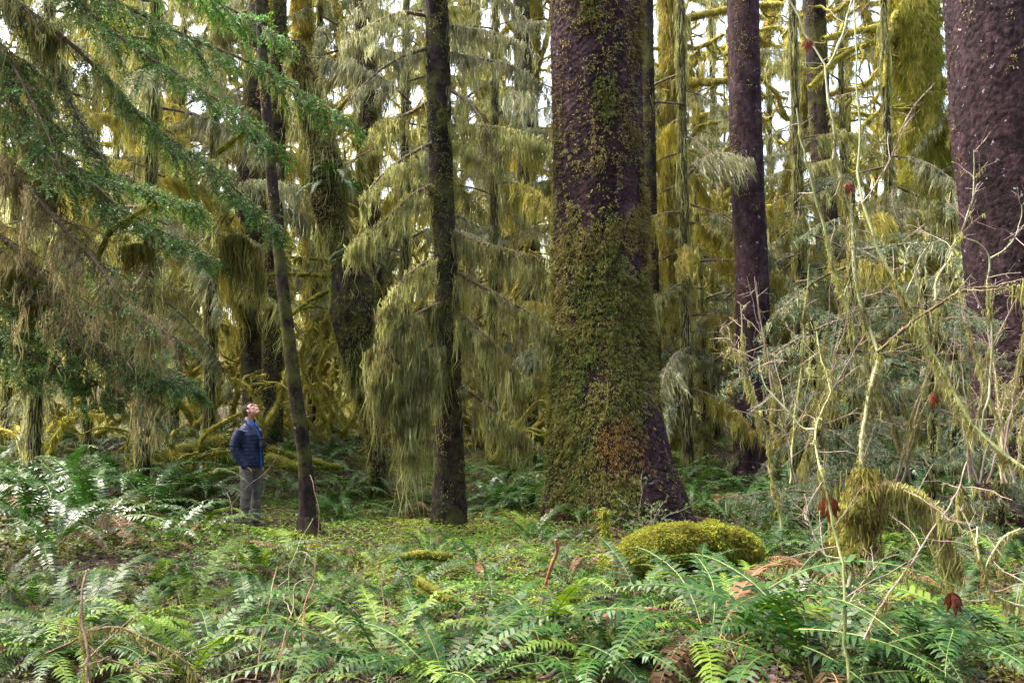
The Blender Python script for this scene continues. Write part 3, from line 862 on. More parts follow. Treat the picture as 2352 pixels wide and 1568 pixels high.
# --- the old trunk on the right edge
rows = [(1120, 2240, 2545), (900, 2232, 2530), (650, 2215, 2505), (450, 2197, 2482), (300, 2182, 2468), (0, 2165, 2445), (-300, 2155, 2425), (-900, 2160, 2400)]
C, R = axis_from_px(rows, 13.6); R = R * .93; C = C + [.05, 0, 0]
C = np.concatenate([[[C[0][0], C[0][1], float(terr(C[0][0], C[0][1])) - .2]], C]); R = np.concatenate([[R[0] * 1.12], R])
b = base_of(C)
root = thing('spruce_tree', b, 'broad old trunk with flaky purple bark cut by the right edge', 'tree')
o, V, D = trunk_obj(C, R, 240, 420, 'bark_right', root, b, cell=(.045, .07), depth=.017, seed=14)
def right_moss(p):
    n1 = fbm(p * np.array([2.0, 2.0, 1.2]), 3, 15); n2 = fbm(p * 5, 2, 18); X = p[:, 0]; z = p[:, 2]
    dx = X - 7.6
    g = np.clip(sstep(-.2, .45, dx) * (.7 + n1) - .03, 0, 1)
    o_ = sstep(.35, .8, .5 * sstep(3.8, 1.5, z) + n1 * .35 + n2 * .45)
    t = sstep(.45, .8, sstep(-.55, -.85, dx) * .45 + n2 * .5) * .8
    return g, o_, t
tufts(V, D, 36000, right_moss, parent=root, origin=b, mats=('fuzz_green', 'tuft_olive', 'tuft_tan'), name='moss_cover')

# --- slim trunks
def slim(rows, depth, label, mat='bark', moss=.15, mats=('tuft_olive', 'tuft_tan'), n=14000, name='spruce_tree', nth=60, cell=(.05, .07), dep=.012):
    C, R = axis_from_px(rows, depth)
    if C[0][2] > terr(C[0][0], C[0][1]) - .1:
        C = np.concatenate([[[C[0][0], C[0][1], float(terr(C[0][0], C[0][1])) - .2]], C]); R = np.concatenate([[R[0] * 1.08], R])
    g0 = C[0].copy(); g0[2] = float(terr(g0[0], g0[1]))
    C = np.concatenate([[g0 - [0, 0, .25], g0 + [0, 0, .04], g0 + [0, 0, .28]], C[1:]]); R = np.concatenate([[R[1] * 1.75, R[1] * 1.42, R[1] * 1.1], R[1:]])
    b = base_of(C)
    root = thing(name, b, label, 'tree')
    o, V, D = trunk_obj(C, R, nth, 260, mat, root, b, cell=cell, depth=dep, seed=int(rng.integers(99)))
    def f(p):
        n1 = fbm(p * np.array([2, 2, 1.2]), 3, 31)
        n2 = fbm(p * np.array([6, 6, 3.5]), 2, 33)
        return [sstep(.62, .95, .25 + moss + n1 * .5 + n2 * .35), sstep(.62, .95, .15 + moss - n1 * .45 + n2 * .4)][:len(mats)]
    tufts(V, D, n, f, parent=root, origin=b, mats=mats, name='moss_cover', per=2)
    return root, C, b

slim([(1118, 1680, 1768), (1000, 1688, 1764), (650, 1690, 1764), (400, 1680, 1752), (0, 1672, 1742), (-500, 1672, 1732)], 16.8, 'slim straight dark trunk just right of the big spruce', moss=.14)
slim([(1090, 1905, 1965), (650, 1880, 1935), (300, 1861, 1908), (0, 1845, 1895), (-500, 1835, 1880)], 21, 'thin grey brown trunk between the slim dark one and the right edge', 'bark_dark', moss=.2)
slim([(1090, 1490, 1530), (450, 1476, 1508), (0, 1470, 1500), (-500, 1470, 1496)], 17.5, 'thin dark trunk half hidden behind the right side of the big spruce', 'bark_dark', moss=.3)
leanroot, leanC, leanb = slim([(1205, 688, 730), (1050, 683, 716), (950, 669, 701), (700, 640, 668), (500, 621, 646), (300, 603, 627), (0, 585, 606), (-400, 560, 578)], 11.9, 'thin young trunk leaning left beside the walker', 'bark_dark', moss=.16, n=9000, nth=40, cell=(.03, .045), dep=.006)
slim([(1060, 596, 652), (900, 600, 648), (700, 606, 646), (300, 618, 655), (-300, 630, 662)], 17, 'dark mossy trunk standing behind the leaning young trunk', 'bark_dark', moss=.5, mats=('fuzz_green', 'tuft_olive'))
slim([(1090, 560, 625), (400, 545, 612), (200, 560, 635), (0, 572, 645), (-400, 580, 640)], 19, 'dark shaggy trunk rising behind the green boughs, upper left', 'bark_dark', moss=.5, mats=('tuft_olive', 'tuft_tan'))
slim([(1080, 1190, 1236), (300, 1185, 1225), (0, 1178, 1216), (-400, 1176, 1206)], 24, 'grey trunk in the gap left of the big spruce', 'bark_dark', moss=.4, mats=('hang_yellow', 'tuft_olive'))
slim([(1080, 826, 884), (450, 822, 872), (200, 820, 866), (0, 815, 858), (-400, 812, 850)], 20, 'tan moss sheathed trunk behind the crooked burl tree', 'bark_dark', moss=.9, mats=('tuft_tan', 'hang_olive'), n=24000)
# ================================================================== hemlocks hung with moss
def px_path(pts, d0, d1):
    n = len(pts)
    return np.array([at(p[0], p[1], d0 + (d1 - d0) * i / max(1, n - 1)) for i, p in enumerate(pts)])

# --- mid left hemlock E, its boughs follow the photograph
rows = [(1205, 984, 1076), (1120, 994, 1068), (900, 1003, 1059), (650, 1000, 1052), (400, 986, 1040), (150, 980, 1034), (-200, 970, 1020), (-900, 965, 1000)]
C, R = axis_from_px(rows, 12.8); C[0, 2] = float(terr(C[0, 0], C[0, 1])) - .15
E0 = base_of(C)
E = thing('hemlock_tree', E0, 'dark straight hemlock with long curtains of hanging moss, between the walker and the big trunk', 'tree')
o, V, D = trunk_obj(C, R, 70, 300, 'bark_dark', E, E0, cell=(.045, .06), depth=.012, seed=51)
tufts(V, D, 16000, lambda p: [sstep(.2, .55, fbm(p * np.array([4, 4, 2.2]), 3, 3)), sstep(.25, .6, fbm(p * np.array([3, 3, 1.7]), 3, 6))], parent=E, origin=E0, mats=('tuft_olive', 'tuft_green'), name='moss_cover', per=2)
EB = [ # path px, depth from, to, moss amount, longest moss, needles
 ([(1005, 105), (930, 128), (870, 165), (800, 235)], 12.8, 12.2, 1.0, .55, .5),
 ([(1010, 120), (1080, 132), (1160, 150), (1240, 190)], 12.8, 12.4, 1.0, .55, .6),
 ([(1000, 40), (920, 30), (850, 60), (780, 110)], 12.8, 12.5, 1.0, .5, .6),
 ([(1005, 60), (1090, 70), (1170, 90), (1230, 120)], 12.8, 12.9, 1.0, .5, .6),
 ([(1015, 290), (1090, 288), (1180, 300), (1262, 330)], 12.8, 12.3, 1.2, .6, .25),
 ([(1012, 320), (950, 350), (880, 400), (830, 460)], 12.8, 12.1, 1.2, .6, .25),
 ([(1010, 420), (960, 440), (890, 500), (800, 570)], 12.8, 12.0, 1.5, .75, .15),
 ([(1025, 520), (1070, 545), (1150, 570), (1260, 600)], 12.8, 12.3, 1.3, .75, .1),
 ([(1020, 590), (985, 600), (930, 640), (870, 720)], 12.8, 12.2, 1.5, .8, .1),
 ([(1030, 615), (1090, 650), (1180, 700), (1290, 760)], 12.8, 12.2, 1.3, .95, .1),
 ([(1030, 690), (960, 720), (890, 790), (862, 870)], 12.75, 11.8, 2.8, 1.5, .05),
 ([(1025, 760), (985, 800), (950, 870), (935, 960)], 12.75, 11.9, 2.8, 1.5, .0),
 ([(1030, 700), (1080, 740), (1140, 800), (1200, 870)], 12.75, 12.3, 1.8, 1.05, .0),
 ([(1035, 880), (1080, 900), (1130, 940), (1220, 1010)], 12.8, 12.4, 1.5, .7, .0),
 ([(1020, 200), (1070, 230), (1110, 280), (1150, 380)], 12.8, 11.9, 1.2, .6, .4),
 ([(1000, 220), (960, 250), (900, 280), (850, 330)], 12.8, 13.4, 1.2, .6, .4),
 ([(1010, -60), (940, -60), (860, -20), (790, 60)], 12.8, 12.0, 1.0, .5, .7),
 ([(1010, -60), (1080, -50), (1160, 0), (1220, 60)], 12.8, 12.0, 1.0, .5, .7),
]
for pts, d0, d1, mo, ml, ne in EB:
    bough_obj(bough(px_path(pts, d0, d1), .028, 20, .55, 5, .14, ne, mo, (.12, ml), W=.013, droop=.45), E, E0, ('bark_twig', 'needle_blue', 'hang_olive' if ml > .58 else 'hang_grey'))

# --- hemlock just outside the left edge: its long boughs cross the left of the picture
HL0 = at(-330, 1200, 9.2); HL0[2] = float(terr(HL0[0], HL0[1]))
HL = thing('hemlock_tree', HL0, 'large hemlock whose long green boughs droop across the upper left', 'tree')
Ct = np.array([HL0 + np.array([0, 0, -.3]), HL0 + np.array([.05, 0, 5]), HL0 + np.array([.1, 0, 13])])
trunk_obj(Ct, [.42, .3, .16], 60, 160, 'bark_dark', HL, HL0, cell=(.05, .07), depth=.012, seed=77)
LB = [ # path, depths, needles, moss, longest, needle mat, moss mat, bare fraction
 ([(-330, -330), (100, -90), (370, 55), (580, 150), (700, 215), (810, 275)], 9.2, 9.4, 1.0, .5, .35, 'needle', 'hang_olive', .25),
 ([(-330, -140), (40, 10), (150, 88), (240, 180), (320, 265), (430, 350), (540, 430), (650, 540)], 9.2, 9.0, 1.0, .8, .5, 'needle', 'hang_olive', .42),
 ([(-330, -400), (60, -180), (200, 20), (310, 110), (440, 190), (560, 270), (640, 330)], 9.2, 8.8, 1.0, .6, .4, 'needle', 'hang_olive', .3),
 ([(-330, 60), (-50, 150), (60, 260), (150, 370), (270, 470), (400, 540), (500, 600)], 9.2, 8.9, .9, .8, .5, 'needle', 'hang_olive', .45),
 ([(-330, 250), (-60, 320), (60, 430), (160, 540), (270, 670), (400, 790)], 9.2, 8.0, .25, 1.7, .6, 'needle', 'hang_brown', .6),
 ([(-330, 420), (-60, 500), (80, 620), (190, 740), (290, 860), (350, 960)], 9.2, 8.0, .3, 1.6, .55, 'needle', 'hang_brown', .6),
 ([(-330, 540), (-60, 660), (90, 745), (220, 800), (340, 850), (440, 900)], 9.2, 8.2, 1.0, .5, .3, 'needle', 'hang_olive', .2),
 ([(-330, 640), (-80, 740), (60, 810), (170, 860), (260, 910)], 9.2, 8.4, 1.0, .45, .3, 'needle', 'hang_brown', .2),
 ([(-330, -20), (-60, 40), (30, 150), (90, 280), (160, 420)], 9.2, 8.3, .7, 1.2, .6, 'needle', 'hang_olive', .3),
 ([(-330, -420), (150, -260), (330, -90), (500, 0), (660, 90)], 9.2, 9.6, .9, .6, .4, 'needle', 'hang_grey', .3),
 ([(-330, 120), (-40, 210), (80, 330), (220, 410), (360, 440), (470, 480)], 9.2, 9.7, .9, .8, .45, 'needle', 'hang_olive', .3),
 ([(-330, 520), (-80, 600), (60, 660), (200, 720), (330, 810), (440, 900)], 9.2, 8.8, .6, 1.0, .5, 'needle', 'hang_olive', .3),
 ([(-330, -250), (-40, -90), (60, 40), (120, 150), (200, 300), (260, 400)], 9.2, 9.8, .7, 1.0, .5, 'needle_blue', 'hang_grey', .3),
]
for pts, d0, d1, ne, mo, ml, nm, mm, nlo in LB:
    bough_obj(bough(px_path(pts, d0, d1), .034, 64, .70, 12, .21, ne, mo * 1.15, (.06, ml), W=.0085, threads=9, droop=.42, nlo=nlo, nL=.032, nW=.0115, mhi=1 if mm == 'hang_brown' else .62), HL, HL0, ('bark_twig', nm, mm))

for pts, d, l in (([(285, 575), (315, 560), (345, 575)], 8.8, .42), ([(515, 545), (545, 540), (575, 570)], 9.0, .75), ([(575, 575), (590, 600), (598, 640)], 9.0, .45), ([(80, 60), (110, 75), (140, 110)], 9.0, .5), ([(20, 620), (60, 640), (95, 660)], 8.6, .6)):
    mb = MB(); curtain(mb, resample(px_path(pts, d, d), 8), 330, (.1, l), .03, 9, .009, inward=.3)
    mb.build('moss_tassel', M['hang_dark'], HL, smooth=False, origin=HL0)
for pts, d in (([(225, 590), (250, 540), (300, 500), (352, 468)], 8.9), ([(500, 350), (540, 320), (575, 292)], 9.0), ([(320, 870), (345, 905), (380, 935)], 8.8)):
    P = resample(px_path(pts, d, d - .2), 16); mb = MB(); Rr = np.linspace(.03, .015, 16)
    tubes(mb, P, Rr, 7, .3, 12, 0); fuzz(mb, P, Rr, 2600, .03, .007, 1); curtain(mb, P, 40, (.03, .2), .02, 8, .008, 1)
    mb.build('mossy_snag', [M['moss_green'], M['fuzz_lime']], HL, smooth=False, origin=HL0)

# --- shared shapes for the hemlocks further back
def local_bough(L, droop, need, moss, ml, sec=20, **k):
    u = np.linspace(0, 1, 6)
    P = np.stack([u * L, .25 * np.sin(u * 3 + rng.random() * 3) * L * .2, .10 * L * u - droop * L * u ** 1.8], -1)
    return bough(P, .022, sec, .5, 5, .14, need, moss, (.15, ml), droop=.45, W=.014, threads=8, nL=.034, nW=.010, **k)

def proto_bough(parts, mats):
    w, n, h = parts
    b = w.build('bough', M[mats[0]])
    if n.n: n.build('needles', M[mats[1]], b, smooth=False)
    h.build('hanging_moss', M[mats[2]], b, smooth=False)
    return b
BV = [proto_bough(local_bough(2.3, .45, .35, 1.0, .8), ('bark_twig', 'needle_blue', 'hang_olive')),
      proto_bough(local_bough(2.7, .55, .5, .9, .7), ('bark_twig', 'needle_blue', 'hang_grey')),
      proto_bough(local_bough(2.0, .35, .15, 1.2, 1.0), ('bark_twig', 'needle', 'hang_olive')),
      proto_bough(local_bough(2.5, .6, .35, 1.0, .9), ('bark_twig', 'needle_blue', 'hang_grey')),
      proto_bough(local_bough(2.2, .5, .1, 1.2, .9), ('bark_twig', 'needle_blue', 'hang_yellow'))]
SV = [proto_bough(local_bough(1.9, .35, 1.0, .22, .4, 24), ('bark_twig', 'needle_blue', 'hang_grey')),
      proto_bough(local_bough(1.6, .25, 1.0, .2, .35, 22), ('bark_twig', 'needle_blue', 'hang_grey'))]
used = set()
def put_bough(src, parent, loc, az, sc, pitch=0):
    if src.name in used:
        b = copy_tree(src, parent)
    else:
        used.add(src.name); b = src; b.parent = parent
    b.location = loc; b.rotation_euler = (random.uniform(-.45, .45), pitch, az); b.scale = (sc,) * 3
    return b
TM = []
for r0, H, sd in ((.24, 22, 5), (.16, 19, 6), (.05, 6, 7)):
    Cq = np.array([[0, 0, -.3], [.08, .05, H * .4], [-.05, .1, H]])
    V, D, A = trunk_mesh(Cq, [r0 * 1.1, r0 * .8, .03], 26, 70, seed=sd, rough=False, noise=.1)
    mb = MB(); mb.add(V, grid_faces(70, 26)); 
    hg = MB(); At = resample(Cq, 60)
    curtain(hg, At, 32 if r0 > .1 else 14, (.05, .9), r0 * .75, 9, .02, inward=0, sway=.06)
    if r0 > .1: fuzz(mb, At, np.linspace(r0, .03, 60), 500, .22, .02, 1, down=1.8, lift=.5)
    TM.append((mb.mesh('trunk', [M['bark_dark'], M['hang_olive']]), r0, H, hg.mesh('hanging_moss', M['hang_olive'], smooth=False)))

def hemlock(x, y, label, group, lo=.8, hi=10, n=18, kinds=None, tr=1, size=1.0):
    z = float(terr(x, y))
    root = thing('hemlock_tree', (x, y, z), label, 'tree', group, random.uniform(0, 6.28))
    me, r0, H, hm_ = TM[tr]
    o = bpy.data.objects.new('trunk', me); COL.objects.link(o); o.parent = root
    o.scale = (1, 1, (hi + .3) / H) if tr == 2 else ((.6, .6, 1) if group != 'hemlocks behind the viewpoint' else (1, 1, 1))
    o2 = bpy.data.objects.new('hanging_moss', hm_); COL.objects.link(o2); o2.parent = o
    for i in range(n):
        h = lo + (hi - lo) * (i + random.random()) / n
        src = random.choice(kinds or BV)
        put_bough(src, root, (.03 * h / 5, .02, h), i * 2.4 + random.uniform(-.7, .7), size * random.uniform(.55, 1.3) * (1.1 - .25 * h / hi), random.uniform(-.35, .4))
    return root

HEM = [ # px, depth, label, lo, hi, n
 (330, 13.5, 'moss hung hemlock behind the left fern bank', 2.7, 9, 22), (80, 14.5, 'moss hung hemlock behind the far left ferns', 2.4, 9, 22),
 (200, 18, 'moss hung hemlock deeper behind the left fern bank', 1.5, 11, 22), (480, 17, 'moss hung hemlock left of the walker, behind him', 3.2, 11, 22),
 (715, 21, 'moss hung hemlock behind the walker and the leaning trunk', 5.5, 13, 18), (1130, 18, 'moss hung hemlock between the curtained hemlock and the big trunk', 1.6, 10, 22),
 (1580, 17, 'moss hung hemlock right behind the big trunk', 1.2, 8.0, 20), (1850, 17.5, 'moss hung hemlock behind the slim dark trunk on the right', 1.0, 7.0, 20),
 (2060, 18.5, 'moss hung hemlock left of the old right edge trunk', 1.0, 6.5, 20), (2260, 19, 'moss hung hemlock behind the old right edge trunk', 1.0, 9, 20),
 (930, 18, 'moss hung hemlock behind the crooked burl tree', 4.2, 11, 18), (1330, 19, 'moss hung hemlock hidden behind the big trunk', 1.5, 9, 16),
 (1420, 22, 'moss hung hemlock at the back right of the big trunk', 2, 14, 18),
 (590, 19.5, 'moss hung hemlock rising high behind the leaning young trunk', 4.5, 14, 26), (400, 21, 'tall moss hung hemlock far behind the walker, left of him', 2, 15, 28), (10, 19, 'moss hung hemlock at the left edge, deep behind the ferns', 2, 13, 26), (1020, 23, 'tall moss hung hemlock straight behind the curtained hemlock', 3, 15, 26),
 (250, 23, 'tall moss hung hemlock far behind the left fern bank', 3, 16, 26), (1960, 22.5, 'tall moss hung hemlock behind the yellow green stem, far back', 1, 11, 24),
]
for px, d, lab, lo, hi, n in HEM:
    p = at(px, 1000, d)
    hemlock(p[0], p[1], lab, 'moss hung hemlocks', lo, hi, n + 5, None, 1)
for i in range(17):
    y = random.uniform(23, 36); x = (-.66 + 1.32 * (i + random.random()) / 17) * y
    if -.31 < x / y < -.12: continue
    hemlock(x, y, 'far moss hung hemlock closing the view between the nearer trunks', 'far moss hung hemlocks', 1, random.choice((6, 8, 11)), 18, None, 1, 1.15)
for px, d, lab, hi, sz in ((1960, 13.0, 'young wispy hemlock among the maple stems', 4.8, 1.0),
                       (2130, 12.6, 'young wispy hemlock left of the old edge trunk', 3.6, .95), (2300, 11.6, 'young low hemlock in front of the old edge trunk', 1.9, .6), (1620, 18.2, 'young wispy hemlock right of the big trunk, behind the slim dark one', 5.6, 1.0), (1850, 18, 'young wispy hemlock behind the slim dark trunk, on its right', 6, 1.0), (1890, 11.4, 'young hemlock behind the yellow green stem', 2.6, .6), (2190, 15.2, 'young tall hemlock at the left side of the old edge trunk', 5.0, .9)):
    p = at(px, 1050, d)
    hemlock(p[0], p[1], lab, 'young wispy hemlocks', .5, hi, 14, SV, 2, sz)
for i, (x, y) in enumerate(((-7, -3), (-3.2, -5.5), (2.8, -4.5), (6.5, -2.5), (9.5, 1.5), (-1, -10), (5, -10), (-8, -9), (10.5, -6), (-11.5, 2))):  # unseen hemlocks, added so their crowns cut the skylight on foreground and trunks
    hemlock(x, y, 'unseen moss hung hemlock added behind the viewpoint, its crown shading the foreground', 'hemlocks behind the viewpoint', 3.0, 15, 30, None, 0, 1.5)
for b in BV + SV:
    if b.name not in used: put_bough(b, E, (0, 0, 8), 0, .5)

# ================================================================== mossy maples
def gnarl(p, d, L, n=10, wander=.35, sag=.0, up=.0):
    P = [np.array(p, float)]; d = norm(np.array(d, float))
    for i in range(n - 1):
        d = norm(d + rng.normal(size=3) * wander + np.array([0, 0, up - sag]))
        P.append(P[-1] + d * L / (n - 1))
    return np.array(P)

def mossy_limb(P, r0, r1, sub=4, subL=.9, hang=.35, per=10, fz=500, lump=.35, W=.016):
    """moss-wrapped limb with side limbs; returns limb mesh (tube + fuzz) and hanging moss"""
    P = resample(P, 26); mb, hg = MB(), MB()
    Rr = np.linspace(r0, r1, 26) * (1 + .22 * fbm(P * 3, 2, 7))
    tubes(mb, P, Rr, 9, lump, 9, 0); fuzz(mb, P, Rr, fz * 1.6, .07, .011, 1, lump=lump, lfreq=9)
    curtain(hg, P, per, (.08, hang), r0 * .5, 8, W)
    subs = []
    for i in range(sub):
        s = .2 + .75 * (i + random.random()) / max(1, sub)
        c, t = sample_on(P, np.array([s]))
        d = norm(t[0] * .5 + rng.normal(size=3) * .7 + np.array([0, 0, .25]))
        subs.append(resample(gnarl(c[0], d, subL * random.uniform(.5, 1.2), 8, .4, .02), 14))
    if subs:
        S = np.array(subs); rs = np.linspace(.5, .22, 14) * min(r0 * .9, .07)
        tubes(mb, S, rs, 6, lump, 12, 0); fuzz(mb, S, rs, fz * .8, .04, .01, 1, lump=lump, lfreq=12)
        curtain(hg, S, per, (.06, hang * .8), .03, 7, W)
        tw, _ = side_shoots(S, 4, .35, .7, .7, .1, 5, .2)
        tubes(mb, tw, np.linspace(.014, .006, 5), 4, .3, 15, 0); fuzz(mb, tw, np.linspace(.014, .006, 5), fz, .03, .009, 1)
    return mb, hg

def maple_from_px(label, depth, trunk_rows, limbs, mats=('moss_yellow', 'fuzz_yellow', 'hang_yellow'), cat='tree', name='mossy_maple', hang=.4):
    C, R = axis_from_px(trunk_rows, depth)
    b = base_of(C)
    if C[0][2] > b[2] + .1:
        C = np.concatenate([[b - np.array([0, 0, .2])], C]); R = np.concatenate([[R[0] * 1.1], R])
    root = thing(name, b, label, cat)
    mb = MB(); P = resample(C, 40); Rr = radii_along(C, R, 40) * (1 + .12 * fbm(P * 2, 2, 3))
    Rr = Rr * (1 + .18 * fbm(P * 4, 2, 13)); tubes(mb, P, Rr, 22, .3, 5, 0); fuzz(mb, P, Rr, 1100, .2, .014, 1, down=1.6, lump=.3, lfreq=5, lift=.6)
    mb.build('trunk', [M[mats[0]], M[mats[1]]], root, origin=b)
    h = MB(); curtain(h, P, 25, (.1, hang), Rr.mean() * .8, 8, .016, inward=0); h.build('hanging_moss', M[mats[2]], root, smooth=False, origin=b)
    for pts, d1, r0, r1 in limbs:
        l, hg = mossy_limb(px_path(pts, depth, d1), r0, r1, hang=hang)
        lo = l.build('limb', [M[mats[0]], M[mats[1]]], root, origin=b)
        hg.build('hanging_moss', M[mats[2]], lo, smooth=False, origin=b)
    return root

maple_from_px('bright yellow mossy maple with twisted limbs left of the old edge trunk', 20, [(1080, 2112, 2178), (700, 2105, 2172), (340, 2085, 2165), (150, 2060, 2150), (0, 2040, 2138), (-300, 2020, 2100)],
  [([(2100, 20), (2030, 60), (1950, 75), (1890, 90)], 19.5, .10, .05), ([(2100, 100), (2020, 95), (1930, 130), (1860, 200)], 19.3, .09, .04),
   ([(2110, 240), (2040, 250), (1990, 280), (1960, 340)], 19.0, .08, .03), ([(2120, 150), (2180, 200), (2190, 260), (2175, 340)], 19.4, .07, .03),
   ([(2100, -60), (2030, -20), (1960, 0), (1900, 40)], 20.5, .10, .04), ([(2120, 60), (2170, 40), (2200, -20)], 20, .08, .04),
   ([(2080, 60), (2060, 30), (2040, 90), (2030, 200)], 18.8, .08, .03), ([(2120, 280), (2060, 310), (2010, 330)], 21, .06, .03)], ('moss_yellow', 'fuzz_lime', 'hang_yellow'))
maple_from_px('pale yellow mossy maple glimpsed between the big trunk and the slim dark one', 20.5, [(1080, 1500, 1570), (700, 1505, 1565), (430, 1512, 1562), (300, 1520, 1560), (0, 1525, 1560), (-200, 1530, 1556)],
  [([(1540, 420), (1590, 400), (1640, 360), (1690, 330)], 20, .10, .05), ([(1540, 400), (1570, 350), (1610, 290), (1640, 280)], 20.2, .08, .04),
   ([(1530, 200), (1580, 190), (1640, 188), (1700, 180)], 19.6, .12, .09), ([(1535, 60), (1590, 40), (1680, 20), (1800, 10)], 20, .10, .06),
   ([(1530, 300), (1500, 250), (1480, 200)], 20, .07, .04), ([(1540, 100), (1600, 110), (1660, 80)], 21, .07, .04), ([(1540, 470), (1600, 520), (1650, 560)], 20, .06, .03)], ('moss_yellow', 'fuzz_yellow', 'hang_olive'), hang=.6)
maple_from_px('golden mossy maple lit by the sky gap, upper left of centre', 23, [(1060, 700, 760), (600, 700, 752), (300, 690, 738), (100, 676, 722), (-200, 660, 700)],
  [([(715, 250), (760, 200), (800, 150), (850, 120)], 22, .10, .05), ([(705, 160), (740, 110), (760, 60), (800, 0)], 23, .09, .04), ([(710, 200), (670, 180), (640, 120), (660, 60)], 22.5, .10, .06),
   ([(720, 330), (790, 300), (850, 310)], 22.4, .08, .04), ([(715, 280), (770, 260), (810, 220), (840, 240)], 21.8, .07, .03), ([(700, 40), (690, -20), (740, -60)], 23, .09, .05),
   ([(715, 380), (660, 400), (640, 470)], 22, .08, .04), ([(720, 420), (790, 430), (860, 400)], 23, .07, .03), ([(700, 120), (735, 140), (770, 130), (790, 90)], 21.6, .06, .03), ([(705, 60), (740, 30), (790, 50), (830, 20)], 23.5, .07, .03)])
maple_from_px('mossy maple with tangled limbs against the sky left of the big trunk', 25, [(1080, 1150, 1190), (600, 1170, 1212), (300, 1190, 1230), (0, 1205, 1240), (-200, 1212, 1240)],
  [([(1200, 420), (1240, 380), (1270, 300)], 24, .10, .05), ([(1210, 200), (1240, 140), (1262, 60), (1270, -20)], 25, .08, .05), ([(1205, 300), (1140, 260), (1100, 200)], 24.5, .08, .04),
   ([(1190, 480), (1230, 540), (1240, 600)], 24, .08, .04), ([(1190, 520), (1140, 480), (1100, 500)], 24, .08, .04), ([(1210, 100), (1170, 60), (1150, 0)], 25, .07, .04), ([(1210, 350), (1260, 300), (1340, 240)], 24, .07, .04)])

# --- the crooked tree with a moss burl, ferns and moss on top
rows = [(1060, 848, 888), (1000, 840, 872), (900, 817, 862), (800, 782, 862), (720, 766, 866), (650, 770, 862), (600, 765, 830), (540, 745, 800), (470, 722, 800), (380, 715, 790), (250, 690, 740), (100, 660, 700)]
C, R = axis_from_px(rows, 15.2); b = base_of(C)
C = np.concatenate([[b - np.array([0, 0, .2])], C]); R = np.concatenate([[R[0] * 1.1], R])
K = thing('maple_tree', b, 'crooked dark trunk swollen by a moss burl with ferns growing on top', 'tree')
o, V, D = trunk_obj(C, R, 60, 220, 'bark_dark', K, b, cell=(.05, .07), depth=.014, noise=.26, seed=61)
tufts(V, D, 20000, lambda p: [np.clip(.45 + fbm(p * 1.8, 2, 3) * .8, 0, 1), np.clip(.35 + fbm(p * 1.8, 2, 6) * .6, 0, 1)], parent=K, origin=b, mats=('tuft_olive', 'tuft_green'), name='moss_cover', per=2, L=(.04, .1))
mb = MB(); P = resample(C, 40)
curtain(mb, P[10:37], 90, (.15, .75), .17, 9, .013, inward=0); mb.build('hanging_moss', M['hang_olive'], K, smooth=False, origin=b)
mb = MB(); curtain(mb, P[29:39], 120, (.1, .35), .14, 9, .015); mb.build('hanging_moss', M['tuft_rust'], K, smooth=False, origin=b)
for pts, d1, r0 in (([(790, 640), (720, 632), (660, 630), (600, 632)], 14.6, .04), ([(780, 660), (730, 680), (680, 715), (640, 760)], 14.8, .04), ([(760, 600), (700, 592), (650, 590)], 14.4, .03)):
    l, hg = mossy_limb(px_path(pts, 15.2, d1), r0, .02, 2, .5, .3)
    lo = l.build('limb', [M['moss_green'], M['fuzz_lime']], K, origin=b); hg.build('hanging_moss', M['hang_olive'], lo, smooth=False, origin=b)
tag(K, None)
for (px, py, n, s, lab) in ((770, 430, 20, .95, 'clump of drooping ferns perched on top of the moss burl'), (830, 590, 15, .8, 'pale ferns perched on the shoulder of the burl tree')):
    p = at(px, py, 14.95); rt = thing('perched_fern', p, lab, 'fern')
    for i in range(n):
        o = bpy.data.objects.new('frond', FR['g'][random.randrange(6)][1]); COL.objects.link(o); o.parent = rt
        o.scale = (s * random.uniform(.7, 1.1),) * 3; o.rotation_euler = (0, math.radians(random.uniform(0, 40)), math.radians(360 * i / n + random.uniform(-20, 20)))

# --- shared shapes for mossy maples further back
LV = []
for i in range(5):
    P = gnarl((0, 0, 0), (1, 0, .35), random.uniform(2.6, 4.2), 9, .3, .03)
    l, hg = mossy_limb(P, .11, .04, 5, 1.2, .55, 14, 350, W=.02)
    lo = l.build('limb', [M['moss_yellow'], M['fuzz_yellow']]); hg.build('hanging_moss', M['hang_yellow' if i % 2 else 'hang_olive'], lo, smooth=False)
    LV.append(lo)
MT = []
for i in range(2):
    Pq = resample(gnarl((0, 0, -.3), (0, 0, 1), 16, 8, .08), 60); Rq = np.linspace(.26, .1, 60); mb = MB()
    tubes(mb, Pq, Rq, 14, .3, 4, 0); fuzz(mb, Pq, Rq, 600, .24, .02, 1, down=1.6, lump=.3, lfreq=4, lift=.6)
    MT.append((mb.mesh('trunk', [M['moss_yellow'], M['fuzz_yellow']]), Pq))
def maple(x, y, label, group, lo, hi, n):
    root = thing('mossy_maple', (x, y, float(terr(x, y))), label, 'tree', group, random.uniform(0, 6.28))
    me, Pq = random.choice(MT)
    o = bpy.data.objects.new('trunk', me); COL.objects.link(o); o.parent = root
    for i in range(n):
        h = lo + (hi - lo) * (i + random.random()) / n
        c = Pq[int(np.clip((h + .3) / 16.3 * 59, 0, 59))]
        put_bough(random.choice(LV), root, (c[0], c[1], h), i * 2.4 + random.uniform(-.5, .5), random.uniform(.7, 1.2), random.uniform(-.4, .3))
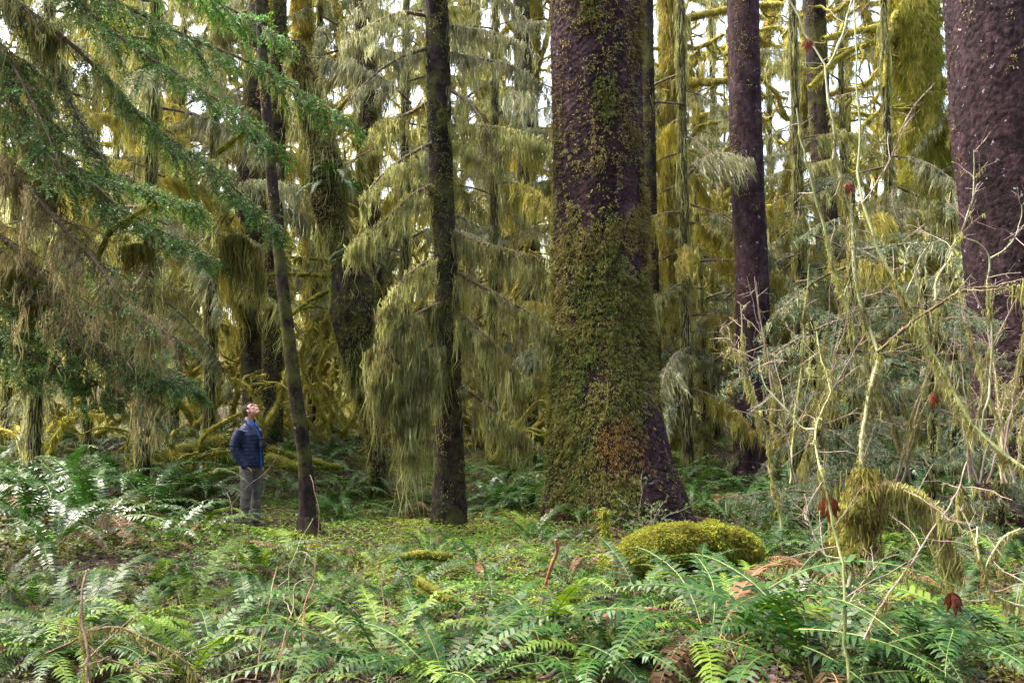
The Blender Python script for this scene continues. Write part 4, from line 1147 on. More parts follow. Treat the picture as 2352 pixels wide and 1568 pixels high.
for px, d, lab in ((640, 26, 'far golden maple behind the leaning young trunk'), (820, 28, 'far golden maple behind the crooked burl tree'), (1230, 29, 'far golden maple left of the big spruce'), (1560, 27, 'far golden maple right of the big spruce'),
                   (1760, 28, 'far golden maple behind the slim dark trunk'), (1980, 27, 'far golden maple behind the thin grey brown trunk'), (350, 28, 'far golden maple behind the green boughs'), (2200, 30, 'far golden maple beside the old edge trunk'), (1080, 33, 'far golden maple behind the curtained hemlock'), (720, 34, 'farthest golden maple in the bright gap, upper left of centre'), (1640, 24.5, 'golden maple filling the gap left of the slim dark trunk'), (1810, 25.5, 'golden maple filling the gap right of the slim dark trunk'), (1480, 26, 'golden maple right behind the big spruce'), (470, 25, 'golden maple behind the hanging green boughs, left'), (900, 26.5, 'golden maple between the burl tree and the curtained hemlock'), (1140, 27, 'golden maple in the gap left of the big spruce')):
    p = at(px, 1000, d); maple(p[0], p[1], lab, 'far golden maples', 1.5, 16, 19)
ARC = ((60, 21), (190, 19.5), (330, 22), (470, 20), (600, 23), (680, 19.5), (760, 22), (850, 20.5), (940, 23.5), (1090, 20.5), (1190, 22.5), (1300, 24), (1500, 21), (1600, 23.5), (1720, 20.5), (1830, 22.5), (1980, 23), (2120, 21.5), (2290, 23))
for px, d in ARC:
    p = at(px, 1000, d + random.uniform(-.6, .6)); r_ = thing('vine_maple', (p[0], p[1], float(terr(p[0], p[1]))), 'arching vine maple wrapped in yellow green moss in the middle of the background', 'shrub', 'arching vine maples in the background', random.uniform(0, 6.28))
    for i in range(7):
        put_bough(random.choice(LV), r_, (random.uniform(-.3, .3), random.uniform(-.3, .3), random.choice((.0, .1, 1.2, 2.2, 3.2)) if i else 0), i * .9 + random.uniform(-.4, .4), random.uniform(.55, .95), random.uniform(-1.0, -.25))
for l in LV:
    if l.name not in used: put_bough(l, K, (0, 0, 9), 0, .5)

# --- low mossy vine maples arching in the middle distance
VMATS = ('moss_yellow', 'fuzz_lime', 'hang_yellow')
def vine_arcs(label, arcs, d, hang=.3, r=.045, mats=VMATS):
    p0 = px_path(arcs[0], d, d)[0]; b = np.array([p0[0], p0[1], float(terr(p0[0], p0[1]))])
    root = thing('vine_maple', b, label, 'shrub', 'low mossy vine maples')
    for a in arcs:
        P = px_path(a, d, d + random.uniform(-.8, .8))
        l, hg = mossy_limb(P, r, r * .5, 3, .6, hang, 12, 700)
        lo = l.build('stem', [M[mats[0]], M[mats[1]]], root, origin=b); hg.build('hanging_moss', M[mats[2]], lo, smooth=False, origin=b)
    return root
vine_arcs('tangle of yellow mossy vine maple stems right of the leaning trunk', [[(790, 1010), (780, 930), (740, 880), (700, 900), (680, 960)], [(800, 1000), (760, 930), (730, 860), (760, 790), (800, 760)], [(780, 1000), (820, 940), (800, 880), (760, 870)], [(740, 1010), (700, 960), (660, 930), (600, 900)], [(760, 1000), (720, 900), (690, 820), (720, 740)]], 17.5)
vine_arcs('yellow mossy stem leaning up right behind the walker', [[(600, 990), (625, 950), (645, 900), (655, 850)], [(605, 1000), (590, 930), (560, 880), (530, 870)]], 14.5)
vine_arcs('mossy vine maple stems drooping left of the walker', [[(420, 1090), (440, 1060), (490, 1040), (545, 1035)], [(430, 1080), (380, 1000), (350, 920), (320, 870)], [(440, 1080), (470, 1000), (530, 960), (600, 930)], [(390, 1085), (350, 1040), (290, 990), (240, 980)]], 15)
vine_arcs('mossy vine maple at the left edge behind the ferns', [[(100, 1090), (60, 1030), (20, 990), (-40, 990)], [(110, 1090), (130, 1000), (190, 950), (250, 960)]], 15.5)
vine_arcs('mossy vine maple stems behind the left root flare of the big trunk', [[(1130, 1060), (1170, 1000), (1220, 985), (1270, 1000)], [(1140, 1060), (1200, 960), (1240, 920), (1290, 950)], [(1130, 1060), (1110, 990), (1090, 930)]], 17)
vine_arcs('mossy vine maple stems right of the slim dark trunk', [[(1800, 1060), (1830, 980), (1880, 930), (1950, 920)], [(1800, 1060), (1770, 960), (1790, 880)]], 16)

def log(name, label, cat, pts, d0, d1, r, mats, hang=.12, fz=900, lump=.3, fl=.05):
    P = resample(px_path(pts, d0, d1), 30)
    mb = MB(); Rr = r * (1 + .14 * fbm(P * 3.4, 2, 5)) * np.interp(np.linspace(0, 1, 30), [0, .06, .9, 1], [.35, 1, 1, .5])
    tubes(mb, P, Rr, 16, lump, 7, 0, cap=True); fuzz(mb, P, Rr, fz, fl, .011, 1, down=.3, lump=lump, lfreq=7)
    curtain(mb, P + np.array([0, 0, -r * .3]), 30 if hang else 0, (.04, hang), r * .8, 8, .012, 1)
    o = mb.build(name, [M[m] for m in mats], None, origin=P[0]); o.location = P[0]
    return tag(o, label, cat)
log('fallen_log', 'brownish mossy log lying behind the walker on his left', 'log', [(330, 1060), (430, 1035), (540, 1015)], 15.5, 15.8, .16, ('moss_green', 'hang_brown'))
log('fallen_log', 'bright green mossy log with a dark broken end, right behind the walker', 'log', [(610, 1048), (660, 1066), (720, 1078)], 14.2, 14.0, .08, ('moss_green', 'fuzz_lime'))
log('fallen_log', 'thin green mossy log behind the leaning trunk', 'log', [(615, 1030), (690, 1052), (790, 1075)], 14.8, 14.9, .06, ('moss_green', 'fuzz_lime'))
log('fallen_log', 'low mossy pole pointing left from the walker', 'log', [(440, 1100), (500, 1085), (560, 1075)], 13.8, 14.0, .04, ('moss_green', 'fuzz_lime'))
log('fallen_log', 'mossy log behind the left side of the big trunk', 'log', [(1180, 990), (1230, 1000), (1300, 1010)], 17.5, 17.3, .11, ('moss_green', 'fuzz_lime'))
M['log_moss'] = foliage('log_moss', [(.11, .14, .018), (.25, .30, .04), (.40, .45, .085), (.17, .15, .03), (.31, .37, .055)], .85, .42, .1, patch=(.18, .165, .03), pscale=5)
log('mossy_log', 'thick log under a bright yellow green moss blanket at the foot of the big trunk', 'log', [(1395, 1350), (1440, 1290), (1510, 1258), (1600, 1240), (1690, 1250), (1740, 1275)], 8.5, 9.0, .17, ('moss_green', 'log_moss'), .14, 12000, .22, .034)
log('mossy_stump', 'short dark stub below the near end of the mossy log', 'stump', [(1425, 1385), (1420, 1340), (1412, 1290)], 8.4, 8.5, .09, ('wood_dark', 'hang_dark'), .1, 300)
log('mossy_stub', 'thin upright mossy stub left of the mossy log', 'stump', [(1400, 1290), (1392, 1230), (1386, 1165)], 8.9, 8.9, .035, ('moss_green', 'fuzz_green'), .15, 1600)
log('mossy_stick', 'yellow mossy stick lying among the ferns, left of centre', 'stick', [(960, 1330), (1000, 1360), (1060, 1395)], 6.6, 6.4, .03, ('moss_green', 'fuzz_lime'), .05, 2500, .3, .03)
log('mossy_stick', 'flat mossy branch on the ground left of the hemlock foot', 'stick', [(890, 1285), (960, 1275), (1040, 1280)], 8.7, 8.8, .045, ('moss_green', 'fuzz_green'), .06, 2000, .3, .03)
log('red_stick', 'bare reddish stick standing among the ferns under the big trunk', 'stick', [(1252, 1345), (1266, 1300), (1280, 1258), (1276, 1238)], 7.6, 7.5, .016, ('red_wood', 'red_wood'), 0, 0, .2)
# ================================================================== stems, twigs and shrubs close to the camera
def stems(label, cat, name, depth, items, group=None, twigs=0, seedpt=None):
    """items: (px path, d0, d1, r0, r1, wood material, moss fraction range or None, hang length)"""
    p0 = px_path(items[0][0], items[0][1], items[0][2])[0]
    b = np.array([p0[0], p0[1], float(terr(p0[0], p0[1]))])
    root = thing(name, b, label, cat, group)
    for pts, d0, d1, r0, r1, wm, mo, hang in items:
        n = 34; P = resample(px_path(pts, d0, d1), n)
        P = P + np.stack([fbm(P * 6, 2, 17), fbm(P * 6, 2, 18), 0 * P[:, 0]], -1) * .016 + np.stack([fbm(P * 19, 2, 27), 0 * P[:, 0], 0 * P[:, 0]], -1) * .004
        Rr = np.linspace(r0, r1, n) * (1 + .35 * np.clip(fbm(P * 16, 2, 41), 0, 1))
        mb = MB(); tubes(mb, P, Rr, 7, .25, 40)
        if twigs:
            T1, _ = side_shoots(P, int(twigs * 1.6), .42, .5, .7, .05, 6, .2, 1.0, vert=.5)
            T1 = T1 + fbm(T1 * 9, 2, 5)[..., None] * .02
            tubes(mb, T1, np.linspace(.0038, .0018, 6), 4, m=1)
            T2, _ = side_shoots(T1, 3, .16, .6, .6, 0, 4, .3, 1.0, vert=.5)
            tubes(mb, T2, np.linspace(.0022, .0012, 4), 3, m=1)
        o = mb.build('stem', [M[wm], M['twig_grey']], root, origin=b)
        if mo is not None:
            hm = MB()
            a, c = int(mo[0] * (n - 1)), max(int(mo[1] * (n - 1)), int(mo[0] * (n - 1)) + 3)
            Q = P[a:c + 1]; k = len(Q); env = np.sin(np.linspace(.25, PI - .25, k))
            patches = np.clip(.55 + .9 * fbm(Q * 4.5, 2, 23), .12, 1.3)
            fuzz(hm, Q, Rr[a:c + 1] + .004 + .012 * env * patches, 2200, .026, .006, 0, down=.8, lift=.5)
            curtain(hm, Q, 42, (.02, hang), .010, 9, .006, inward=.2)
            if twigs:
                curtain(hm, T1, 7, (.02, hang * .7), .008, 6, .0055); fuzz(hm, T1, .003, 1500, .014, .004, 0, down=.8)
            hm.build('hanging_moss', M['hang_lime'], o, smooth=False, origin=b)
    return root
M['hang_lime'] = foliage('hanging_moss_lime', [(.17, .18, .06), (.31, .32, .12), (.44, .44, .20), (.26, .24, .10), (.14, .13, .05)], .8, .4, .1, patch=(.16, .14, .06), pscale=4.5)

M['knee_moss'] = foliage('knee_moss', [(.09, .075, .02), (.18, .15, .045), (.28, .25, .08), (.36, .33, .12)], .8, .35, .1, patch=(.10, .075, .03), pscale=6)
V1 = stems('slender yellow green maple stem rising from the bottom edge, a red leaf hanging on it', 'shrub', 'vine_maple', 5.4, [
    ([(1952, 1640), (1948, 1564), (1940, 1409), (1935, 1284), (1913, 1194), (1888, 1084), (1878, 1034), (1873, 984), (1888, 949), (1908, 899), (1888, 834), (1880, 760)], 4.6, 5.6, .010, .004, 'stem_green', (.50, .98), .16),
    ([(1873, 984), (1843, 984), (1803, 934), (1758, 884), (1743, 819)], 5.45, 5.7, .006, .003, 'stem_pale', (.1, .4), .08),
    ([(1938, 1284), (1898, 1274), (1868, 1234), (1848, 1169)], 5.0, 5.1, .005, .003, 'stem_pale', None, 0),
    ([(1940, 1400), (1985, 1330), (2010, 1300)], 4.9, 4.9, .005, .003, 'stem_green', None, 0)], 'vine maple stems on the right', 5)
V2 = stems('vine maple with a thick mossy knee and an arched branch dripping moss', 'shrub', 'vine_maple', 5.8, [
    ([(1930, 1480), (1945, 1370), (1963, 1234), (1983, 1084), (1983, 999), (1993, 934), (2008, 859), (2018, 809), (1998, 770), (1973, 675), (1963, 590), (1958, 500), (1938, 430), (1918, 370), (1913, 310), (1900, 210), (1893, 150), (1858, 95), (1828, 30), (1795, -40)], 5.6, 6.6, .017, .006, 'stem_pale', (.22, .80), .20),
    ([(1900, 150), (1918, 115), (1938, 75), (1950, 25), (1960, -30)], 6.5, 6.6, .009, .005, 'stem_pale', None, 0),
    ([(1998, 1134), (2033, 1114), (2078, 1124), (2128, 1154), (2158, 1199), (2188, 1284), (2213, 1309)], 5.7, 5.5, .022, .010, 'bark_twig', (0, 1), .42),
    ([(2018, 809), (2068, 765), (2118, 725), (2173, 690), (2218, 665), (2288, 660), (2400, 652)], 5.9, 5.6, .011, .006, 'bark_twig', (.0, 1), .30),
    ([(2148, 690), (2148, 645), (2183, 590), (2213, 520), (2233, 450), (2236, 345)], 5.8, 5.9, .008, .003, 'stem_pale', (.0, .5), .15),
], 'vine maple stems on the right', 6)
kn = MB(); Pk = resample(px_path([(1950, 1290), (1962, 1240), (1972, 1180), (1980, 1120), (1984, 1075)], 5.72, 5.75), 20)
Rk = 1.15 * np.array([.05, .085, .10, .11, .105, .10, .10, .105, .10, .095, .09, .09, .085, .08, .075, .07, .06, .055, .045, .035])
tubes(kn, Pk, Rk, 14, .5, 14, 0); fuzz(kn, Pk, Rk, 9000, .03, .006, 1, down=1.0, lump=.5, lfreq=14, lift=.6); curtain(kn, Pk, 150, (.05, .28), .07, 9, .007, 1, inward=0)

ar = MB(); Pa = resample(px_path([(1990, 1125), (2033, 1112), (2078, 1120), (2128, 1150), (2160, 1199), (2190, 1284)], 5.7, 5.5), 24)
fuzz(ar, Pa, np.linspace(.035, .018, 24), 4200, .03, .006, 0, down=.9, lift=.5); curtain(ar, Pa, 150, (.1, .42), .03, 10, .0075, 0)
ar.build('hanging_moss', M['hang_lime'], V2, smooth=False, origin=np.array(V2.location))
kn.build('moss_cushion', [M['moss_green'], M['knee_moss']], V2, origin=np.array(V2.location))
V3 = stems('long dark green maple stem slanting down to the right edge, its lower half mossy', 'shrub', 'vine_maple', 6.2, [
    ([(2420, 1120), (2352, 1074), (2323, 1056), (2283, 1029), (2238, 979), (2198, 914), (2163, 854), (2123, 780), (2078, 680), (2038, 620), (1998, 510), (1978, 450), (1973, 300), (1963, 100), (1960, -40)], 5.6, 6.8, .014, .006, 'stem_green', (.0, .45), .22),
    ([(1978, 470), (2010, 430), (2060, 330), (2100, 240), (2140, 200)], 6.5, 6.6, .006, .003, 'twig_grey', None, 0),
    ([(2078, 680), (2110, 600), (2140, 540), (2100, 480)], 6.3, 6.2, .006, .003, 'stem_pale', None, 0)], 'vine maple stems on the right', 5)
V4 = stems('dark maple stem with a moss sleeve, left of the long slanting one', 'shrub', 'vine_maple', 6.6, [
    ([(1965, 780), (1950, 730), (1933, 675), (1913, 600), (1893, 520), (1868, 430), (1843, 330), (1830, 250)], 6.6, 6.8, .014, .006, 'stem_green', (.05, .5), .2)], 'vine maple stems on the right', 6)
V5 = stems('pale bare forked twig in front of the old edge trunk', 'shrub', 'vine_maple', 6.0, [
    ([(2253, 1000), (2268, 934), (2275, 860), (2278, 784), (2268, 655), (2273, 595), (2250, 560), (2215, 545)], 6.0, 6.0, .008, .004, 'stem_pale', (.6, .8), .1),
    ([(2273, 595), (2318, 560), (2345, 500), (2345, 470)], 6.0, 6.0, .005, .003, 'stem_pale', None, 0)], 'vine maple stems on the right', 4)
V6 = stems('crooked twig with a dark moss tassel under the arched branch', 'shrub', 'vine_maple', 5.3, [
    ([(1990, 1470), (2008, 1429), (2033, 1379), (2063, 1334), (2098, 1289), (2138, 1219), (2183, 1154), (2213, 1104), (2222, 1060)], 5.0, 5.5, .006, .004, 'twig_grey', (.05, .45), .14),
    ([(2205, 1110), (2215, 1130), (2218, 1170)], 5.45, 5.45, .008, .006, 'bark_twig', (0, 1), .3)], 'vine maple stems on the right', 3)
V7 = stems('mossy thin stem between the slim dark trunk and the yellow green stem', 'shrub', 'vine_maple', 7, [
    ([(1795, 1210), (1783, 1144), (1773, 1064), (1753, 984), (1733, 934), (1712, 850), (1705, 770), (1700, 700)], 7.2, 7.4, .012, .004, 'stem_green', (.1, .9), .24),
    ([(1715, 870), (1690, 800), (1650, 760)], 7.3, 7.4, .006, .003, 'twig_grey', (.3, .9), .2)], 'vine maple stems on the right', 6)
V8 = stems('mossy twig hanging at the right edge below the slanting stem', 'shrub', 'vine_maple', 5.2, [
    ([(2400, 1400), (2340, 1390), (2290, 1370), (2262, 1330), (2275, 1270), (2310, 1230), (2345, 1215)], 5.0, 5.0, .008, .005, 'stem_pale', (0, 1), .12),
    ([(2258, 1320), (2240, 1260), (2240, 1210)], 5.0, 5.1, .006, .004, 'stem_pale', (0, 1), .2)], 'vine maple stems on the right', 3)
for i, (px, d, lab) in enumerate(((1850, 11.5, 'twiggy bare maple shrub behind the yellow green stem'), (2080, 10.5, 'twiggy bare maple shrub behind the mossy knee'), (2250, 10, 'twiggy bare maple shrub in front of the old edge trunk'), (1835, 7.4, 'thin twiggy maple close behind the red leaf'), (2310, 8, 'thin twiggy maple against the foot of the old edge trunk'))):
    its = []
    for j in range(5):
        x0 = px + random.uniform(-25, 25); x1 = px + random.uniform(-190, 190); top = random.uniform(560, 780)
        its.append(([(x0, 1110), (x0 + (x1 - x0) * .25, 980), (x0 + (x1 - x0) * .6, 860), (x1, top)], d, d + random.uniform(-1, 1), .0011 * d, .0035, random.choice(('twig_grey', 'stem_green', 'twig_grey')), (random.uniform(.1, .4), random.uniform(.5, .9)), .25))
    stems(lab, 'shrub', 'vine_maple', d, its, 'twiggy bare maple shrubs', 4)
stems('bare dark twig slanting in front of the walker', 'twig', 'bare_twig', 8, [([(400, 1335), (440, 1264), (530, 1164), (570, 1114), (620, 1074), (645, 1024)], 8.2, 9.0, .007, .004, 'bark_twig', None, 0)], None, 0)
stems('thin mossy sapling in the bottom left corner', 'shrub', 'bare_sapling', 5, [([(203, 1640), (200, 1564), (200, 1490), (190, 1430), (188, 1360), (195, 1309)], 4.6, 5.2, .011, .006, 'bark_twig', (.15, .7), .12)], None, 3)
stems('crooked purplish twig with yellow moss in the bottom left corner', 'twig', 'mossy_twig', 5, [([(110, 1500), (145, 1484), (230, 1444), (270, 1439), (310, 1454), (380, 1489), (430, 1524), (470, 1570)], 5.0, 4.8, .007, .005, 'bark_twig', (.3, .95), .12),
      ([(200, 1480), (240, 1510), (300, 1530), (360, 1560)], 5.0, 4.8, .007, .005, 'bark_twig', (.1, .3), .08)], None, 3)
for i, (pts, d, wm, lab) in enumerate((
    ([(722, 1360), (725, 1284), (730, 1184), (720, 1110), (712, 1090)], 8.0, 'straw', 'tall pale dead stem in front of the leaning trunk'),
    ([(590, 1560), (600, 1460), (625, 1364), (640, 1300)], 5.6, 'straw', 'leaning straw coloured dead stem left in the dry clump'),
    ([(735, 1600), (705, 1510), (685, 1430), (670, 1374), (665, 1314), (690, 1244), (720, 1190)], 6.0, 'stem_green', 'curved yellow green stem in the dry clump'),
    ([(610, 1600), (640, 1500), (668, 1420), (680, 1340)], 5.4, 'straw', 'thin straw coloured stem in the middle of the dry clump'),
    ([(690, 1600), (700, 1480), (700, 1400), (722, 1330)], 5.5, 'red_wood', 'reddish dead stem in the middle of the dry clump'),
    ([(545, 1330), (538, 1240), (530, 1150), (522, 1130)], 8.0, 'straw', 'short dead stem standing before the walker'),
    ([(880, 1600), (878, 1500), (885, 1420), (870, 1300)], 5.6, 'straw', 'upright straw coloured stem at the bottom, left of centre'),
    ([(640, 1580), (660, 1470), (700, 1400), (760, 1360)], 5.2, 'straw', 'straw coloured stem bent to the right in the dry clump'))):
    stems(lab, 'stem', 'dead_plant', d, [(pts, d - .2, d + .3, .0045, .0025, wm, None, 0)], 'dead stems in the foreground', 2 if i in (2, 3) else 0)

# dry twigs and grass-thin stalks tangled over the foreground: too many to count
k = 1500
px_ = np.concatenate([rng.uniform(-20, 900, 1150), rng.uniform(900, 2352, 350)]); py_ = rng.uniform(1290, 1600, k)
G = np.array([ground(a, b) for a, b in zip(px_, py_)])
u = np.linspace(0, 1, 6); d = norm(rng.normal(size=(k, 3)) * np.array([1, 1, .35]) + np.array([0, 0, .75])); L = rng.uniform(.15, .6, k)
Pt = G[:, None] + L[:, None, None] * d[:, None] * u[None, :, None] + np.array([0, 0, -.3]) * (L[:, None, None] * u[None, :, None] ** 2) + rng.normal(size=(k, 6, 3)) * .008
mb = MB(); tubes(mb, Pt[:750], np.linspace(.0026, .0012, 6), 4, m=0); tubes(mb, Pt[750:], np.linspace(.0026, .0012, 6), 4, m=1)
curtain(mb, Pt[:700], 16, (.02, .12), .01, 6, .006, 2)
tag(mb.build('dry_twigs', [M['twig_grey'], M['straw'], M['hang_grey']], smooth=False), 'tangle of dry twigs and stalks over the foreground plants', 'twigs', kind='stuff')

def red_leaf(px, py, d, size, label, parent=None):
    mb = MB(); c = at(px, py, d)
    u = np.linspace(0, 1, 5)
    for j, a in enumerate((-62, -32, 0, 30, 60)):
        a = math.radians(a * .62); ln = size * (1 - abs(a) * .45); dr = np.array([math.sin(a), random.uniform(-.35, .2), -math.cos(a)])
        w = size * .14 * np.array([.25, .8, 1, .6, .03]); sd = norm(np.cross(dr, np.array([random.uniform(-.7, .7), 1, 0])))
        Cc = c + u[:, None] * ln * dr + np.array([0, 1, 0]) * (.05 * size * np.sin(u * 5 + j))[:, None]
        V = np.stack([Cc - sd * w[:, None], Cc + np.array([0, -.03, 0]) * size, Cc + sd * w[:, None]], 1).reshape(-1, 3)
        q = np.arange(4)[:, None] * 3
        mb.add(V, np.concatenate([np.concatenate([q, q + 1, q + 4, q + 3], 1), np.concatenate([q + 1, q + 2, q + 5, q + 4], 1)]))
    tubes(mb, np.array([c, c + [0, 0, size * .12], c + [.01, 0, size * .25]]), [.003] * 3, 4)
    o = mb.build('dead_leaf', M['red_leaf'], None, smooth=False, origin=c); o.location = c
    tag(o, label, 'leaf')
red_leaf(1903, 1140, 5.2, .16, 'big curled red brown maple leaf hanging on the yellow green stem')
red_leaf(2188, 1360, 5.0, .14, 'red brown dead leaf hanging near the bottom right corner')
red_leaf(1855, 92, 6.4, .10, 'small red dead leaf high on the pale forked stem')
red_leaf(1948, 420, 6.5, .11, 'small dark red leaf caught at the crossing of the stems')
red_leaf(2145, 905, 6.1, .10, 'tiny orange red leaf beside the slanting stem')

def leafy(label, px, py, d, w, h, n, leaf=.03):
    b = ground(px, py) if d is None else at(px, py, d); b[2] = float(terr(b[0], b[1]))
    root = thing('huckleberry_shrub', b, label, 'shrub')
    mb, lf = MB(), MB()
    S = np.array([resample(gnarl(b, (random.uniform(-.6, .6), random.uniform(-.4, .2), 1), h * random.uniform(.6, 1.1), 7, .3, .03), 10) for _ in range(n)])
    tubes(mb, S, np.linspace(.007, .003, 10), 5)
    T, _ = side_shoots(S, 7, w * .55, .5, .8, .05, 6, .2, vert=.4); tubes(mb, T, np.linspace(.003, .0015, 6), 4)
    own = np.repeat(np.arange(len(T)), 9); c, t = sample_on(T[own], rng.uniform(.25, 1, len(own)))
    dn = norm(t * .3 + rng.normal(size=t.shape)); leaves(lf, c, dn, norm(rng.normal(size=t.shape) * .4 + [0, -.2, 1]), leaf, leaf * .7, wide=.5, fold=.1)
    mb.build('stem', M['twig_grey'], root, origin=b); lf.build('leaves', M['shrub_leaf'], root, smooth=False, origin=b)
leafy('leafy huckleberry shrub growing at the right foot of the big trunk', 1490, 1190, 11.0, .5, .85, 9)
leafy('small bright leafy shrub behind the mossy thin stem on the right', 1825, 1030, 14, .5, .9, 5)

# ================================================================== the walker
def ring_loft(mb, rings, seg=20, m=0):
    """rings: (centre xyz, rx, ry, tilt about y)"""
    a = np.arange(seg) / seg * 2 * PI; V = []
    for c, rx, ry, ti in rings:
        p = np.stack([rx * np.cos(a), ry * np.sin(a), 0 * a], -1)
        ct, s = math.cos(ti), math.sin(ti)
        V.append(np.stack([p[:, 0] * ct + p[:, 2] * s, p[:, 1], -p[:, 0] * s + p[:, 2] * ct], -1) + np.array(c))
    n = len(rings); V = np.concatenate(V + [np.array([rings[0][0]]), np.array([rings[-1][0]])])
    idx = np.arange(n * seg).reshape(n, seg)
    A, B = idx[:-1], idx[1:]
    Q = np.stack([A, np.roll(A, -1, 1), np.roll(B, -1, 1), B], -1).reshape(-1, 4)
    T = [(idx[0, (s + 1) % seg], idx[0, s], n * seg) for s in range(seg)] + [(idx[-1, s], idx[-1, (s + 1) % seg], n * seg + 1) for s in range(seg)]
    mb.add(V, Q, np.array(T), m)

def ball(mb, c, r, rot=None, seg=16):
    th = np.linspace(0, PI, 11)[1:-1]
    a = np.arange(seg) / seg * 2 * PI
    V = np.stack([np.outer(np.sin(th), np.cos(a)), np.outer(np.sin(th), np.sin(a)), np.outer(np.cos(th), np.ones(seg))], -1).reshape(-1, 3)
    V = np.concatenate([V, [[0, 0, 1], [0, 0, -1]]]) * np.array(r)
    if rot is not None: V = V @ np.array(rot).T
    n = len(th); idx = np.arange(n * seg).reshape(n, seg); A, B = idx[:-1], idx[1:]
    Q = np.stack([A, B, np.roll(B, -1, 1), np.roll(A, -1, 1)], -1).reshape(-1, 4)
    T = [(idx[0, s], idx[0, (s + 1) % seg], n * seg) for s in range(seg)] + [(idx[-1, (s + 1) % seg], idx[-1, s], n * seg + 1) for s in range(seg)]
    mb.add(V + np.array(c), Q, np.array(T))

def fuse(mb, name, mat, parent, voxel=.008, smooth=4):
    """weld overlapping forms into one continuous skin"""
    o = mb.build(name, mat, None)
    r = o.modifiers.new('weld', 'REMESH'); r.mode = 'VOXEL'; r.voxel_size = voxel
    s = o.modifiers.new('soft', 'SMOOTH'); s.iterations = smooth; s.factor = .5
    dg = bpy.context.evaluated_depsgraph_get(); dg.update()
    me = bpy.data.meshes.new_from_object(o.evaluated_get(dg))
    o.modifiers.clear(); old = o.data; o.data = me; bpy.data.meshes.remove(old)
    me.polygons.foreach_set('use_smooth', np.ones(len(me.polygons), bool))
    if not me.materials: me.materials.append(mat)
    o.parent = parent
    return o

M['skin'] = solid('skin', [(.3, (.50, .24, .19)), (.7, (.60, .32, .26))], 20, .5, .35, .05)
M['hair'] = solid('hair', [(.3, (.018, .010, .008)), (.7, (.05, .028, .02))], 60, .6, .35, .5, stretch=(1, 1, .3))
M['jacket'] = solid('jacket_navy', [(.3, (.004, .009, .036)), (.7, (.010, .020, .075))], 18, .45, .4, .5, bscale=30)
M['zip'] = solid('zip_blue', [(.3, (.02, .09, .42)), (.7, (.03, .12, .5))], 30, .5, .3, 0)
M['shirt'] = solid('shirt_blue', [(.3, (.05, .16, .55)), (.7, (.09, .24, .65))], 30, .7, .2, .1)
M['trousers'] = solid('trousers_grey', [(.3, (.085, .08, .08)), (.7, (.15, .14, .135))], 9, .85, .2, .5, bscale=22)
M['boot'] = solid('boot_brown', [(.3, (.035, .022, .02)), (.7, (.08, .05, .045))], 30, .7, .3, .3)
M['rubber'] = solid('black_rubber', [(.3, (.012, .012, .014)), (.7, (.03, .03, .034))], 30, .5, .4, .2)
M['teeth'] = solid('teeth', [(.3, (.7, .66, .6)), (.7, (.8, .76, .7))], 5, .4, .4, 0)
M['lips'] = solid('lips', [(.3, (.42, .14, .12)), (.7, (.5, .18, .16))], 5, .5, .4, 0)
M['dark_eye'] = solid('dark_eye', [(.3, (.02, .015, .012)), (.7, (.05, .03, .02))], 5, .3, .5, 0)

pp = at(571, 1213, 12.5); pp[2] = float(terr(pp[0], pp[1])) + .02
PR = thing('person', pp, 'person in a navy quilted jacket and grey trousers gazing up, hands in pockets', 'person', None, math.radians(-20))
# trousers: facing +x, his right side is -y
tr = MB()
ring_loft(tr, [((.0, 0, .80), .12, .165, 0), ((.0, 0, .90), .118, .172, 0), ((.005, 0, .99), .112, .165, 0)])
for sy, fx in ((-1, .0), (1, .03)):
    ring_loft(tr, [((.01, sy * .088, .86), .112, .088, 0), ((.02 + fx * .3, sy * .098, .70), .094, .083, 0), ((.03 + fx * .6, sy * .105, .52), .074, .071, 0), ((.012 + fx * .8, sy * .108, .40), .073, .070, 0),
                   ((.0 + fx, sy * .112, .26), .068, .066, .1), ((-.005 + fx, sy * .113, .20), .073, .071, -.1), ((.0 + fx, sy * .115, .14), .069, .067, .12), ((.005 + fx, sy * .115, .085), .077, .073, 0)])
tro = fuse(tr, 'trousers', M['trousers'], PR, .009, 2)
# soft folds in the cloth
n = len(tro.data.vertices); co_ = np.empty(n * 3, np.float32); tro.data.vertices.foreach_get('co', co_); co_ = co_.reshape(-1, 3)
fold = fbm(co_ * np.array([7, 7, 16.0]), 2, 71) * .016 * (.35 + sstep(.6, .2, co_[:, 2]) * 1.0)
nrm_ = np.empty(n * 3, np.float32); tro.data.vertices.foreach_get('normal', nrm_); co_ = co_ + nrm_.reshape(-1, 3) * fold[:, None]
tro.data.vertices.foreach_set('co', co_.astype(np.float32).ravel()); tro.data.update()
mb = MB()
for x0, y0 in ((.02, -.181),):
    tubes(mb, np.array([[-.05, -.185, .70], [.06, -.183, .695]]), [.008, .008], 6); tubes(mb, np.array([[.055, -.150, .905], [.03, -.178, .82]]), [.006, .006], 6)
mb.build('pocket_seam', M['trousers'], tro)
